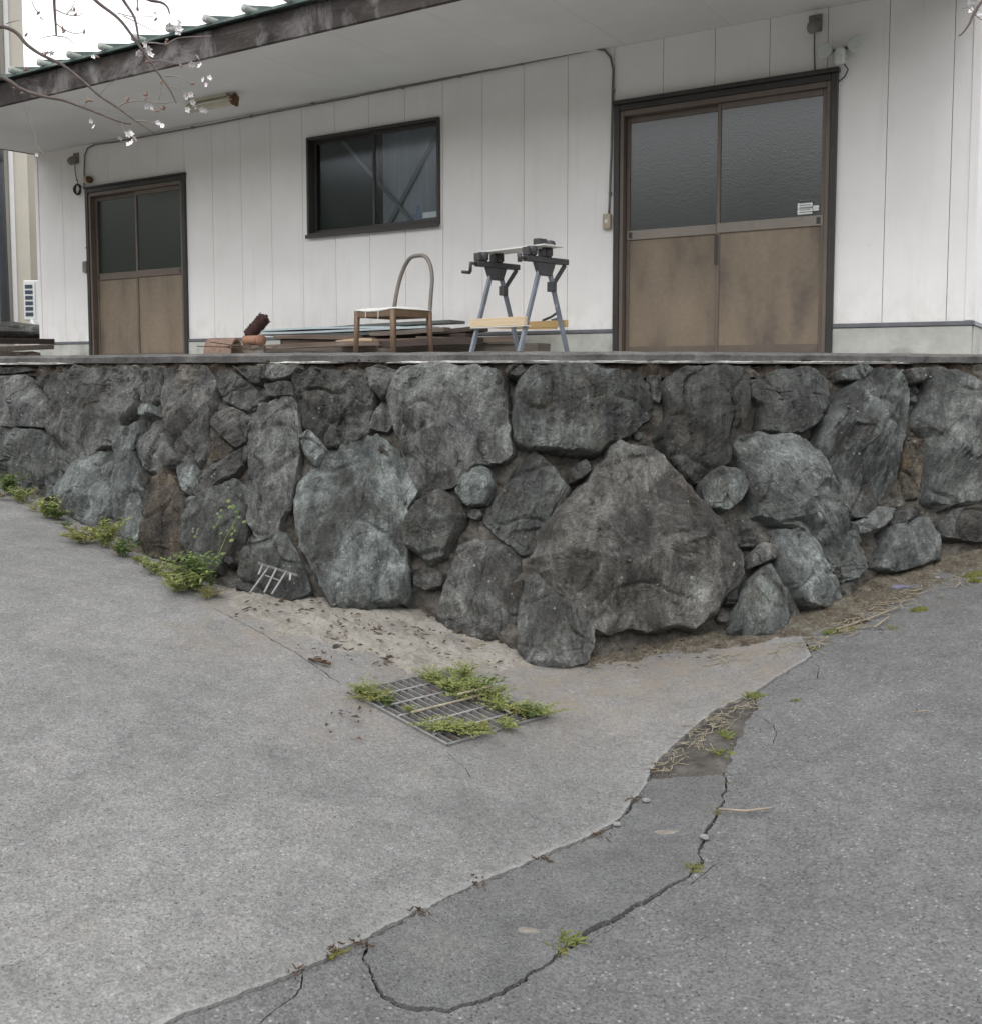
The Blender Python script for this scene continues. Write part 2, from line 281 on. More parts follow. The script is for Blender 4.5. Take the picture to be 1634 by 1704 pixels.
simple('steel_grey', (0.16, 0.175, 0.21), 0.42, 0.3, 7, spots=((0.45, 0.46, 0.47), 14, 0.64, 0.7)); simple('steel_dark', (0.05, 0.047, 0.05), 0.5, 0.3, 8); simple('panel_white', (0.60, 0.60, 0.56), 0.6, 0.1)
simple('clay', (0.30, 0.155, 0.10), 0.8, 0.25, 9); simple('bristle', (0.045, 0.018, 0.016), 0.9, 0.4, 30, bump=0.8); simple('basket', (0.20, 0.13, 0.10), 0.85, 0.35, 20)
simple('house_siding', (0.50, 0.465, 0.40), 0.7, 0.06, 2); simple('house_side', (0.63, 0.62, 0.575), 0.7, 0.05, 2); simple('house_trim', (0.66, 0.66, 0.65), 0.6, 0.05); simple('pipe_dark', (0.045, 0.05, 0.06), 0.45, 0.15)
simple('ac_white', (0.68, 0.69, 0.68), 0.5, 0.05); simple('ac_slot', (0.04, 0.055, 0.085), 0.5, 0.1); simple('ac_grille', (0.16, 0.16, 0.155), 0.5, 0.2)
simple('galv', (0.23, 0.225, 0.22), 0.5, 0.3, 20, metal=0.3, spots=((0.16, 0.085, 0.045), 12, 0.56, 0.6)); simple('galv_light', (0.34, 0.335, 0.33), 0.5, 0.25, 20, metal=0.2)
simple('bark', (0.135, 0.105, 0.095), 0.85, 0.35, 30, bump=0.6); simple('bark_pale', (0.24, 0.20, 0.185), 0.85, 0.3, 30, bump=0.5)
m = NM('petal'); m.fin(m.mix(m.rand(), (0.80, 0.74, 0.75), (0.86, 0.83, 0.835)), 0.6); m.b.inputs['Subsurface Weight'].default_value = 0.0
simple('bud', (0.24, 0.15, 0.12), 0.7, 0.3, 60)
def leaf_mat(name, a, b):
    m = NM(name); co = m.coord(); col = m.mix(m.ramp(m.noise(co, 22, 3, 0.6), [(0.35, 0), (0.65, 1)]), a, b); m.fin(col, 0.55, None, spec=0.35)
    d = m.n('ShaderNodeBsdfTranslucent'); m.link(col, d.inputs[0]); x = m.n('ShaderNodeMixShader'); x.inputs[0].default_value = 0.3
    m.link(m.b.outputs[0], x.inputs[1]); m.link(d.outputs[0], x.inputs[2]); m.link(x.outputs[0], m.out.inputs[0])
leaf_mat('leaf_light', (0.21, 0.25, 0.075), (0.38, 0.40, 0.16)); leaf_mat('leaf_mid', (0.09, 0.14, 0.045), (0.20, 0.26, 0.085)); leaf_mat('leaf_yellow', (0.21, 0.22, 0.06), (0.34, 0.33, 0.13))
leaf_mat('straw', (0.26, 0.22, 0.155), (0.46, 0.41, 0.31)); leaf_mat('litter', (0.06, 0.04, 0.028), (0.16, 0.10, 0.06))
simple('moss', (0.15, 0.15, 0.035), 0.95, 0.45, 30, bump=0.9, shift=False, bd=0.02); simple('hill_green', (0.035, 0.05, 0.02), 0.95, 0.4, 0.3)
simple('twig_pink', (0.27, 0.22, 0.175), 0.8, 0.2, 30); simple('pebble', (0.21, 0.205, 0.195), 0.8, 0.2, 30); simple('mud', (0.185, 0.168, 0.145), 0.95, 0.3, 25, shift=False); simple('crumb', (0.15, 0.145, 0.14), 0.9, 0.3, 60, shift=False); simple('plastic_purple', (0.13, 0.12, 0.17), 0.5, 0.2, 30)

# ------------------------------------------------------------------ mesh helpers
def link(o, parent=None):
    C.objects.link(o)
    if parent: o.parent = parent
    return o
def tag(o, label, cat, group=None):
    o['label'] = label; o['category'] = cat
    if group: o['group'] = group
    return o
def kind(o, k): o['kind'] = k; return o
def empty(name, loc=(0, 0, 0), rz=0.0):
    o = bpy.data.objects.new(name, None); o.empty_display_size = 0.1; link(o); o.location = loc; o.rotation_euler = (0, 0, rz); return o
class MB:
    def __init__(s): s.v = []; s.f = []
    def add(s, vs_, fs): b = len(s.v); s.v += [tuple(v) for v in vs_]; s.f += [tuple(i+b for i in f) for f in fs]; return s
    def box(s, a, b):
        (x0, y0, z0), (x1, y1, z1) = a, b
        return s.add([(x0, y0, z0), (x1, y0, z0), (x1, y1, z0), (x0, y1, z0), (x0, y0, z1), (x1, y0, z1), (x1, y1, z1), (x0, y1, z1)],
                     [(0, 3, 2, 1), (4, 5, 6, 7), (0, 1, 5, 4), (1, 2, 6, 5), (2, 3, 7, 6), (3, 0, 4, 7)])
    def bar(s, p, q, wd, th, up=(0, 0, 1)):
        p, q = Vector(p), Vector(q); d = (q-p).normalized(); u = Vector(up)
        if abs(d.dot(u)) > 0.98: u = Vector((0, 1, 0))
        a = d.cross(u).normalized()*wd/2; b = a.cross(d).normalized()*th/2
        vs_ = [p-a-b, p+a-b, p+a+b, p-a+b, q-a-b, q+a-b, q+a+b, q-a+b]
        return s.add(vs_, [(0, 1, 2, 3), (7, 6, 5, 4), (1, 0, 4, 5), (2, 1, 5, 6), (3, 2, 6, 7), (0, 3, 7, 4)])
    def tube(s, pts, r, n=8, cap=True):
        pts = [Vector(p) for p in pts]; k = len(pts); rs = r if isinstance(r, (list, tuple)) else [r]*k
        vs_ = []; prev = None
        for i, p in enumerate(pts):
            d = (pts[min(i+1, k-1)]-pts[max(i-1, 0)]).normalized()
            if prev is None: a = d.orthogonal().normalized()
            else: a = (prev-d*prev.dot(d)); a = a.normalized() if a.length > 1e-6 else d.orthogonal().normalized()
            prev = a; b = d.cross(a)
            vs_ += [p+(a*math.cos(2*math.pi*j/n)+b*math.sin(2*math.pi*j/n))*rs[i] for j in range(n)]
        fs = [(i*n+j, i*n+(j+1) % n, (i+1)*n+(j+1) % n, (i+1)*n+j) for i in range(k-1) for j in range(n)]
        if cap: fs += [tuple(range(n-1, -1, -1)), tuple(range((k-1)*n, k*n))]
        return s.add(vs_, fs)
    def lathe(s, prof, n=16, M=None):
        M = M or Matrix(); vs_ = []
        for r, z in prof: vs_ += [M @ Vector((r*math.cos(2*math.pi*j/n), r*math.sin(2*math.pi*j/n), z)) for j in range(n)]
        k = len(prof); fs = [(i*n+j, i*n+(j+1) % n, (i+1)*n+(j+1) % n, (i+1)*n+j) for i in range(k-1) for j in range(n)]
        fs += [tuple(range(n-1, -1, -1)), tuple(range((k-1)*n, k*n))]
        return s.add(vs_, fs)
    def build(s, name, mat, parent=None, smooth=False, bevel=0, M=None):
        me = bpy.data.meshes.new(name); vs_ = s.v
        if M is not None: Mi = M.inverted(); vs_ = [tuple(Mi @ Vector(v)) for v in vs_]
        me.from_pydata(vs_, [], s.f); me.validate(); me.materials.append(MATS[mat])
        bm = bmesh.new(); bm.from_mesh(me); bmesh.ops.recalc_face_normals(bm, faces=bm.faces)
        if bevel: bmesh.ops.bevel(bm, geom=list(bm.edges), offset=bevel, segments=1, affect='EDGES', clamp_overlap=True)
        bm.to_mesh(me); bm.free()
        if smooth: me.polygons.foreach_set('use_smooth', [True]*len(me.polygons))
        o = bpy.data.objects.new(name, me); link(o, parent)
        if M is not None: o.matrix_local = M
        return o
def B(name, mat, parent, *boxes, bevel=0.003):
    mb = MB()
    for a, b in boxes: mb.box(a, b)
    return mb.build(name, mat, parent, bevel=bevel)
def catmull(pts, n, closed=False):
    pts = [Vector(p) for p in pts]; out = []; k = len(pts); seg = k if closed else k-1
    for i in range(seg):
        p0 = pts[(i-1) % k] if closed or i > 0 else pts[0]; p1 = pts[i]; p2 = pts[(i+1) % k]; p3 = pts[(i+2) % k] if closed or i+2 < k else pts[-1]
        for j in range(n):
            t = j/n; out.append(0.5*((2*p1)+(p2-p0)*t+(2*p0-5*p1+4*p2-p3)*t*t+(3*p1-p0-3*p2+p3)*t**3))
    if not closed: out.append(pts[-1])
    return out
def fbm(v, o=5, h=0.9): return noise.fractal(v, h, 2.1, o)

# ------------------------------------------------------------------ ground sheets
def pip(x, y, poly):
    x = np.asarray(x); y = np.asarray(y); ins = np.zeros(x.shape, bool); px, py = poly[:, 0], poly[:, 1]; j = len(poly)-1
    for i in range(len(poly)):
        c = ((py[i] > y) != (py[j] > y)) & (x < (px[j]-px[i])*(y-py[i])/(py[j]-py[i]+1e-12)+px[i]); ins ^= c; j = i
    return ins
def ragged(poly, step, amp, seed, fine=(), closed=True):
    out = []; k = len(poly); n = k if closed else k-1
    for i in range(n):
        a, b = Vector(poly[i][:2]), Vector(poly[(i+1) % k][:2]); L = (b-a).length
        nn = max(1, min(400, int(L/step))); nrm = Vector((-(b-a).y, (b-a).x)).normalized() if L > 0 else Vector((0, 0))
        for j in range(nn):
            p = a+(b-a)*(j/nn); d = noise.noise(Vector((p.x*16, p.y*16, seed)))*amp + noise.noise(Vector((p.x*60, p.y*60, seed+5)))*amp*0.5
            out.append(p+nrm*d)
    if not closed: out.append(Vector(poly[-1][:2]))
    return out
def sheet(name, mat, outer, holes=(), dz=0.0, skirt=0.05, grid=0.09, amp=0.004, hf=None, extra=()):
    polys = [np.array([(p[0], p[1]) for p in q]) for q in [outer, *holes]]
    vs_ = []; es = []
    for q in polys:
        b = len(vs_); vs_ += [Vector((x, y)) for x, y in q]; es += [(b+i, b+(i+1) % len(q)) for i in range(len(q))]
    x0, y0 = polys[0].min(0); x1, y1 = polys[0].max(0)
    gx, gy = np.meshgrid(np.arange(x0, x1, grid), np.arange(y0, y1, grid)); gx = gx.ravel()+np.random.RandomState(1).uniform(-.02, .02, gx.size); gy = gy.ravel()
    keep = pip(gx, gy, polys[0])
    for q in polys[1:]: keep &= ~pip(gx, gy, q)
    vs_ += [Vector((float(a), float(b))) for a, b in zip(gx[keep], gy[keep])]
    vs_ += [Vector(p) for p in extra if pip(np.array([p[0]]), np.array([p[1]]), polys[0])[0]]
    ov, oe, of, *_ = geometry.delaunay_2d_cdt(vs_, es, [], 0, 1e-6)
    cen = np.array([[sum(ov[i].x for i in f)/3, sum(ov[i].y for i in f)/3] for f in of])
    keep = pip(cen[:, 0], cen[:, 1], polys[0])
    for q in polys[1:]: keep &= ~pip(cen[:, 0], cen[:, 1], q)
    def z(x, y):
        h = zg(x, y)+dz+noise.noise(Vector((x*2.2, y*2.2, 3)))*amp
        return h+hf(x, y) if hf else h
    V = [(p.x, p.y, z(p.x, p.y)) for p in ov]; Fc = [tuple(f) for f, k in zip(of, keep) if k]
    cnt = {}
    for f in Fc:
        for i in range(3):
            a, b = f[i], f[(i+1) % 3]; e = (min(a, b), max(a, b)); cnt[e] = None if e in cnt else (a, b)
    if skirt:
        m_ = {}
        for e, ab in cnt.items():
            if ab is None: continue
            for i in ab:
                if i not in m_: m_[i] = len(V); V.append((V[i][0], V[i][1], V[i][2]-skirt))
            Fc.append((ab[1], ab[0], m_[ab[0]], m_[ab[1]]))
    mb = MB(); mb.v = V; mb.f = Fc
    return kind(mb.build(name, mat), 'structure')
def gp(l): return [G(*p) for p in l]
edge_px = [(1352, 1092), (1300, 1122), (1262, 1146), (1225, 1166), (1190, 1180), (1165, 1202), (1140, 1222), (1115, 1243), (1092, 1268), (1078, 1290), (1070, 1312), (1052, 1330), (1040, 1352), (1018, 1371),
           (980, 1392), (940, 1408), (900, 1424), (850, 1448), (800, 1466), (750, 1490), (700, 1512), (650, 1538), (600, 1562), (550, 1590), (500, 1613), (450, 1634), (400, 1655), (350, 1672), (300, 1692), (250, 1712), (150, 1760), (0, 1830)]
edge = gp(edge_px); far_l = Vector((-1.6, 1.2, 0))
edge2 = [Vector((p.x, p.y)) for p in edge]+[Vector((-1.9, 1.0)), Vector((-3.5, 0.2)), Vector((-9, -2))]
edge_r = ragged(edge2, 0.012, 0.010, 1, closed=False)
conc_poly = edge_r+[Vector((-9, 9.5)), Vector((-5.2, 9.2)), Vector((-3.6, 7.9)), Vector((-1.6, 6.5)), Vector((0.3, 6.0)), Vector((1.3, 5.6)), Vector((1.62, 5.1))]
gr = [G(576, 1152), G(745, 1244), G(913, 1194), G(748, 1116)]
gr[3] = gr[0]+gr[2]-gr[1]
grate_hole = [Vector(p[:2]) for p in gr]
def crackpoly(px, wd, seed, step=0.012):
    c = ragged(gp(px), step, 0.010, seed, closed=False); L, Rr = [], []
    for i, p in enumerate(c):
        d = (c[min(i+1, len(c)-1)]-c[max(i-1, 0)]).normalized(); n_ = Vector((-d.y, d.x)); t = i/(len(c)-1)
        w_ = wd*(0.45+0.9*abs(noise.noise(Vector((p.x*9, p.y*9, seed)))) + 0.5*abs(noise.noise(Vector((p.x*40, p.y*40, seed)))))*min(1, 12*t+0.1, 12*(1-t)+0.1)
        L.append(p+n_*w_); Rr.append(p-n_*w_)
    return L+Rr[::-1]
crease = crackpoly([(352, 1010), (420, 1046), (490, 1086), (540, 1118), (570, 1140)], 0.006, 3)
crease2 = crackpoly([(747, 1252), (770, 1275), (786, 1296)], 0.0022, 4)
apron = sheet('concrete_apron', 'concrete', conc_poly, [grate_hole, crease, crease2], grid=0.10, extra=[p+Vector((-0.6, 0.8))*0.022 for p in edge_r[::3]])
# asphalt, its repair patch and the open cracks between them
patch_edge = [(1084, 1300), (1066, 1322), (1052, 1345), (1036, 1366), (1016, 1382), (980, 1400), (900, 1433), (800, 1475), (700, 1521), (640, 1552), (612, 1572)]
patch_out = [(606, 1592), (622, 1612), (634, 1640), (655, 1660), (690, 1674), (745, 1677), (800, 1664), (850, 1638), (900, 1606), (945, 1572), (1000, 1533), (1080, 1492), (1140, 1456), (1162, 1430), (1163, 1402), (1180, 1372), (1196, 1342), (1208, 1306), (1203, 1288), (1140, 1292)]
patch = ragged(gp([(x+1, y-5) for x, y in patch_edge]+patch_out), 0.008, 0.016, 2)
def offset(poly, d, seed):
    out = []; k = len(poly)
    for i, p in enumerate(poly):
        t = (poly[(i+1) % k]-poly[i-1]).normalized(); n_ = Vector((t.y, -t.x)); ww = d*(0.5+1.3*abs(noise.noise(Vector((p.x*7, p.y*7, seed)))))
        out.append(p+n_*ww)
    return out
def area(poly): return sum(poly[i-1].x*poly[i].y-poly[i].x*poly[i-1].y for i in range(len(poly)))/2
if area(patch) < 0: patch = patch[::-1]
patch_hole = offset(patch, 0.006, 8)
sheet('asphalt_patch', 'asphalt_patch', patch, [], dz=-0.003, grid=0.1)
# straw-filled soil pocket + patch joined into one opening next to the concrete edge
pocket_px = [(1255, 1158), (1262, 1172), (1248, 1190), (1236, 1214), (1222, 1240), (1212, 1268), (1206, 1284)]
gap_in = [e+Vector((0.003, -0.005)) for e in edge_r[:]]
i_top = min(range(len(edge_r)), key=lambda i: (edge_r[i]-G(1262, 1146).xy).length)
i_bot = min(range(len(edge_r)), key=lambda i: (edge_r[i]-G(606, 1562).xy).length)
pocket = ragged(gp(pocket_px), 0.012, 0.014, 6, closed=False)
def near(l, px): g_ = G(*px).xy; return min(range(len(l)), key=lambda i: (l[i]-g_).length)
ia, ib, im = near(patch, (1206, 1292)), near(patch, (606, 1592)), near(patch, (745, 1677)); n_ = len(patch)
seq = [(ia+j) % n_ for j in range(n_)]; seq = seq[:seq.index(ib)+1]
if im not in seq: seq = [(ia-j) % n_ for j in range(n_)]; seq = seq[:seq.index(ib)+1]
out_r = []
for i in seq:
    p = patch[i]; t = (patch[(i+1) % n_]-patch[i-1]).normalized(); nn_ = Vector((t.y, -t.x))
    a = noise.noise(Vector((p.x*3.1, p.y*3.1, 4))); b = noise.noise(Vector((p.x*24, p.y*24, 6)))
    out_r.append(p+nn_*(0.0030+0.024*abs(a)**1.1+0.007*max(0, b)))
asph_in = gap_in[:i_top]+pocket+out_r+gap_in[i_bot:]
asph_poly = asph_in+[Vector((-9, -4)), Vector((9, -4)), Vector((9, 9)), Vector((4.5, 8)), Vector((2.6, 6.6)), Vector((1.7, 5.35))]
cr_px = [[(1252, 1186), (1268, 1194), (1286, 1204), (1291, 1222), (1287, 1236)], [(1352, 1098), (1362, 1108), (1360, 1128)], [(503, 1612), (502, 1634), (486, 1654), (462, 1676), (440, 1690), (424, 1712)],
         [(1150, 1470), (1185, 1440), (1200, 1432)], [(955, 1580), (1000, 1550), (1060, 1520)], [(1206, 1290), (1228, 1284), (1240, 1286)], [(1300, 1135), (1340, 1130), (1410, 1118)]]
sheet('asphalt_road', 'asphalt', asph_poly, [crackpoly(p, 0.0028 if i not in (4, 6) else 0.0013, 20+i) for i, p in enumerate(cr_px)], dz=-0.008, grid=0.11)
POCK = np.array([tuple(p.xy) for p in gp([(1262, 1146), (1262, 1172), (1236, 1214), (1210, 1290), (1140, 1300), (1070, 1305), (1092, 1268), (1165, 1202)])])
sheet('soil_bed', 'soil', [Vector(p) for p in ((-9, -4), (9, -4), (9, 9.3), (-9, 9.8))], [], dz=-0.026, skirt=0, grid=0.07, amp=0.012,
      hf=lambda x, y: (0.022 if pip(np.array([x]), np.array([y]), POCK)[0] else 0)+0.018*fbm(Vector((x*8, y*8, 2)), 3)-(0.012 if pip(np.array([x]), np.array([y]), np.array([tuple(p) for p in grate_hole]))[0] else 0))
# wide plain ground beyond, and the wooded hill across the road (seen only as reflections in the glass)
n = 24; mb = MB(); mb.add([(900*math.cos(2*math.pi*i/n), 900*math.sin(2*math.pi*i/n), -1.2) for i in range(n)], [tuple(range(n))]); kind(mb.build('ground', 'soil'), 'structure')
mb = MB(); na, nr = 90, 8
V = []
for i in range(na+1):
    a = R(160+220*i/na); 
    for j in range(nr+1):
        r = 55+j*9; t = j/nr; h = -1.2+(24.5+5*noise.noise(Vector((i*0.13, 0, 1)))+2.5*noise.noise(Vector((i*0.9, j*0.5, 1))))*min(1, 1.5*t**0.6)
        V.append((r*math.cos(a), r*math.sin(a), h))
mb.add(V, [(i*(nr+1)+j, (i+1)*(nr+1)+j, (i+1)*(nr+1)+j+1, i*(nr+1)+j+1) for i in range(na) for j in range(nr)]); kind(mb.build('hill', 'hill_green', smooth=True), 'structure')

# ------------------------------------------------------------------ retaining wall surface
base_px = [(-250, 720), (-120, 745), (0, 800), (100, 852), (200, 905), (345, 985), (470, 1004), (600, 1010), (700, 1035), (790, 1062), (870, 1108), (930, 1114), (1000, 1100), (1100, 1082), (1270, 1058), (1340, 1035), (1400, 1005), (1450, 975), (1530, 940), (1634, 925), (1800, 880), (1950, 850)]
baseG = [(p[0], G(*p).y) for p in base_px]; baseY = [(p[0], p[1]) for p in base_px]
topZ = [(-250, 9.0), (-120, 8.1), (0, 7.45), (200, 6.75), (345, 6.25), (600, 5.88), (800, 5.68), (900, 5.58), (1000, 5.58), (1150, 5.68), (1300, 5.9), (1450, 6.2), (1634, 6.55), (1800, 7.0), (1950, 7.4)]
TOPY = 600
def wallpt(px, py, off=0.0):
    zb = sm_interp(px, baseG, 90); yb = sm_interp(px, baseY, 60); zt = sm_interp(px, topZ, 90)
    t = (yb-py)/(yb-TOPY); t = max(-0.15, min(1.1, t))
    return P(px, py, zb+(zt-zb)*t)
def wallnrm(px, py):
    a = wallpt(px+25, py)-wallpt(px-25, py); b = wallpt(px, py-25)-wallpt(px, py+25); return a.cross(b).normalized()
wall = empty('stone_retaining_wall', (0.15, 5.0, 0)); tag(wall, 'retaining wall of large rough grey-green field stones bedded in mortar below the terrace', 'retaining wall')
wall_inv = Matrix.Translation((-0.15, -5.0, 0))
# mortar bed
mb = MB(); NX, NY = 620, 170; V = []
for i in range(NX+1):
    px = -230+2170*i/NX; yb = sm_interp(px, baseY, 60)+30
    for j in range(NY+1):
        py = 603+(yb-603)*j/NY; p = wallpt(px, py); nn_ = wallnrm(px, py) if j % 6 == 0 else nn_
        d = -0.062+0.052*fbm(p*2.6, 4)+0.024*fbm(p*11, 4)+0.016*fbm(p*36, 3)
        V.append(p+nn_*d)
mb.add(V, [(i*(NY+1)+j, i*(NY+1)+j+1, (i+1)*(NY+1)+j+1, (i+1)*(NY+1)+j) for i in range(NX) for j in range(NY)])
mb.build('mortar', 'mortar', wall, smooth=True, M=wall_inv.inverted() @ Matrix() if False else None).matrix_parent_inverse = wall_inv

def smin(a, b, k):
    h = max(k-abs(a-b), 0)/k; return min(a, b)-h*h*k*0.25
def stone(pts, mat, bulge=0.06, seed=0, fol=0.0, facets=6, flat=18.0, rough=1.0, streak=0.7, edge_d=0.09, cuts=None, steep=1.0, N=116, NR=32):
    rr = random.Random(seed*13+5)
    k_ = len(pts); ol = []                                     # outline with slightly rounded corners
    for i in range(k_):
        p, q, n2 = [Vector((*pts[(i+j) % k_], 0)) for j in (-1, 0, 1)]
        rd = rr.uniform(0.08, 0.22); a, b = q.lerp(p, rd), q.lerp(n2, rd)
        for t in (0, .25, .5, .75, 1): ol.append(a*(1-t)**2+q*2*t*(1-t)+b*t*t)
    out = []
    Ls = [0]
    for i in range(len(ol)): Ls.append(Ls[-1]+(ol[(i+1) % len(ol)]-ol[i]).length)
    j = 0
    for i in range(N):
        t = Ls[-1]*i/N
        while Ls[j+1] < t: j += 1
        f = (t-Ls[j])/max(1e-6, Ls[j+1]-Ls[j]); out.append(ol[j].lerp(ol[(j+1) % len(ol)], f))
    A = cx = cy = 0
    for i in range(N):
        a, b = out[i-1], out[i]; c = a.x*b.y-b.x*a.y; A += c; cx += (a.x+b.x)*c; cy += (a.y+b.y)*c
    c = Vector((cx/(3*A), cy/(3*A), 0)); Rm = math.sqrt(abs(A/2)/math.pi)
    pc = wallpt(c.x, c.y); nrm = wallnrm(c.x, c.y)
    scale = pc.y/F; Rw = Rm*scale
    bl = bulge*min(1.25, max(0.55, Rw/0.26))
    planes = list(cuts or [])
    ta = rr.uniform(0, 6.28); ts = rr.uniform(0.10, 0.34); dep = rr.uniform(-0.022, 0.022) if Rw < 0.3 else 0.0
    a = rr.uniform(0, 6.28)
    for k in range(facets):                                    # split faces round the edge, two broad ones across the middle
        a += 6.283/facets*rr.uniform(0.7, 1.3)
        planes.append((math.cos(a), math.sin(a), rr.uniform(1.4, 3.2)*steep, rr.uniform(0.62, 0.95)) if k % 2 else (math.cos(a), math.sin(a), rr.uniform(0.45, 1.25)*steep, rr.uniform(-0.05, 0.40)))
    V = []; so_ = Vector((seed*3.7, seed*1.3, seed*0.7)); ca, sa = math.cos(fol), math.sin(fol)
    gx, gy = wallpt(c.x+30, c.y)-wallpt(c.x-30, c.y), wallpt(c.x, c.y+30)-wallpt(c.x, c.y-30)
    for k in range(NR+1):
        r = (k/NR)**0.62
        for i in range(N if k else 1):
            q = c+(out[i]-c)*r if k else c
            wob = 1+0.05*noise.noise(Vector((q.x*0.035, q.y*0.035, seed)))+0.035*noise.noise(Vector((q.x*0.13, q.y*0.13, seed)))*r
            q = c+(q-c)*wob
            S = wallpt(q.x, q.y)
            e = max(0.0, 1-r**flat)**0.55
            h = -edge_d+(edge_d+bl)*e; h0 = h
            s3 = S+so_
            w1 = noise.noise(s3*5.0)*0.07; w2 = noise.noise(s3*5.0+Vector((7, 7, 7)))*0.07
            dx, dy = (q.x-c.x)/Rm+w1, (q.y-c.y)/Rm+w2
            for (ax, ay, slope, off) in planes: h = smin(h, bl*1.02-(dx*ax+dy*ay-off)*slope*Rw*0.42, 0.003)
            h = max(h, min(h0, 0.004+0.012*noise.noise(s3*6)))
            h = max(h+dep*e+(dx*math.cos(ta)+dy*math.sin(ta))*ts*Rw*0.35*e, -edge_d-0.03)
            fade = 0.4+0.6*min(1, e*1.8)
            along = S.x*sa+S.z*ca; ac = S.x*ca-S.z*sa
            h += rough*fade*(0.008*fbm(s3*3.0, 3)*min(1, Rw/0.2)+0.007*fbm(s3*11, 4)+0.004*fbm(s3*34, 3))
            for fq, am in ((3.6, 0.17), (11.0, 0.22)):             # fractured facets: each cell its own little plane
                sp_ = Vector((ac*fq, S.y*fq, along*fq*0.55))+so_; vd, vp_ = noise.voronoi(sp_); cv = noise.cell_vector(vp_[0]*3.7); e1 = sp_-vp_[0]
                h += rough*fade*am*((cv.x-0.5)*e1.x+(cv.y-0.5)*e1.z+(cv.z-0.5)*0.25)/fq*min(1, Rw/0.12)
            # cleavage steps of schist: small stepped ledges along the foliation
            sv_ = noise.noise(Vector((ac*7, S.y*5, along*1.6))+so_)*2.2; fl = math.floor(sv_*2); fr_ = sv_*2-fl; stp = (fl+min(1, fr_*4))/2
            h += streak*0.011*stp*fade
            h += streak*0.016*fbm(Vector((ac*24, S.y*9, along*2.6))+so_, 4)*fade
            rg = 1-abs(noise.noise(s3*3.6+Vector((9, 1, 4)))); h -= rough*0.020*max(0, rg-0.93)/0.07*fade
            V.append(S+nrm*h)
    fs = []
    for i in range(N): fs.append((0, 1+i, 1+(i+1) % N))
    for k in range(1, NR):
        a, b = 1+(k-1)*N, 1+k*N
        fs += [(a+i, b+i, b+(i+1) % N, a+(i+1) % N) for i in range(N)]
    b = len(V); a = 1+(NR-1)*N                                 # the tail that is bedded in the wall
    V += [pc+(V[a+i]-pc)*0.86-nrm*0.22 for i in range(N)]; fs += [(a+i, b+i, b+(i+1) % N, a+(i+1) % N) for i in range(N)]
    V.append(pc-nrm*0.30); fs += [(b+(i+1) % N, b+i, len(V)-1) for i in range(N)]
    M = Matrix.Translation(pc) @ Matrix.Rotation(fol, 4, 'Y')
    me = bpy.data.meshes.new('stone'); Mi = M.inverted()
    me.from_pydata([tuple(Mi @ Vector(v)) for v in V], [], fs); me.materials.append(MATS[mat])
    bm = bmesh.new(); bm.from_mesh(me); bmesh.ops.recalc_face_normals(bm, faces=bm.faces); bm.to_mesh(me); bm.free()
    me.polygons.foreach_set('use_smooth', [True]*len(me.polygons)); me.set_sharp_from_angle(angle=R(22))
    o = bpy.data.objects.new('stone', me); link(o, wall); o.matrix_parent_inverse = wall_inv; o.matrix_basis = M
    return o
def cs(ox, oy, s, pts): return [(ox+x/s, oy+y/s) for x, y in pts]
A_ = (0, 570, 2.918); B_ = (480, 570, 3.042); C_ = (850, 570, 3.042); D_ = (1150, 570, 3.043)
g, gn, pl, pu, dk, oc = 'stone_grey', 'stone_green', 'stone_pale', 'stone_purple', 'stone_dark', 'stone_ochre'
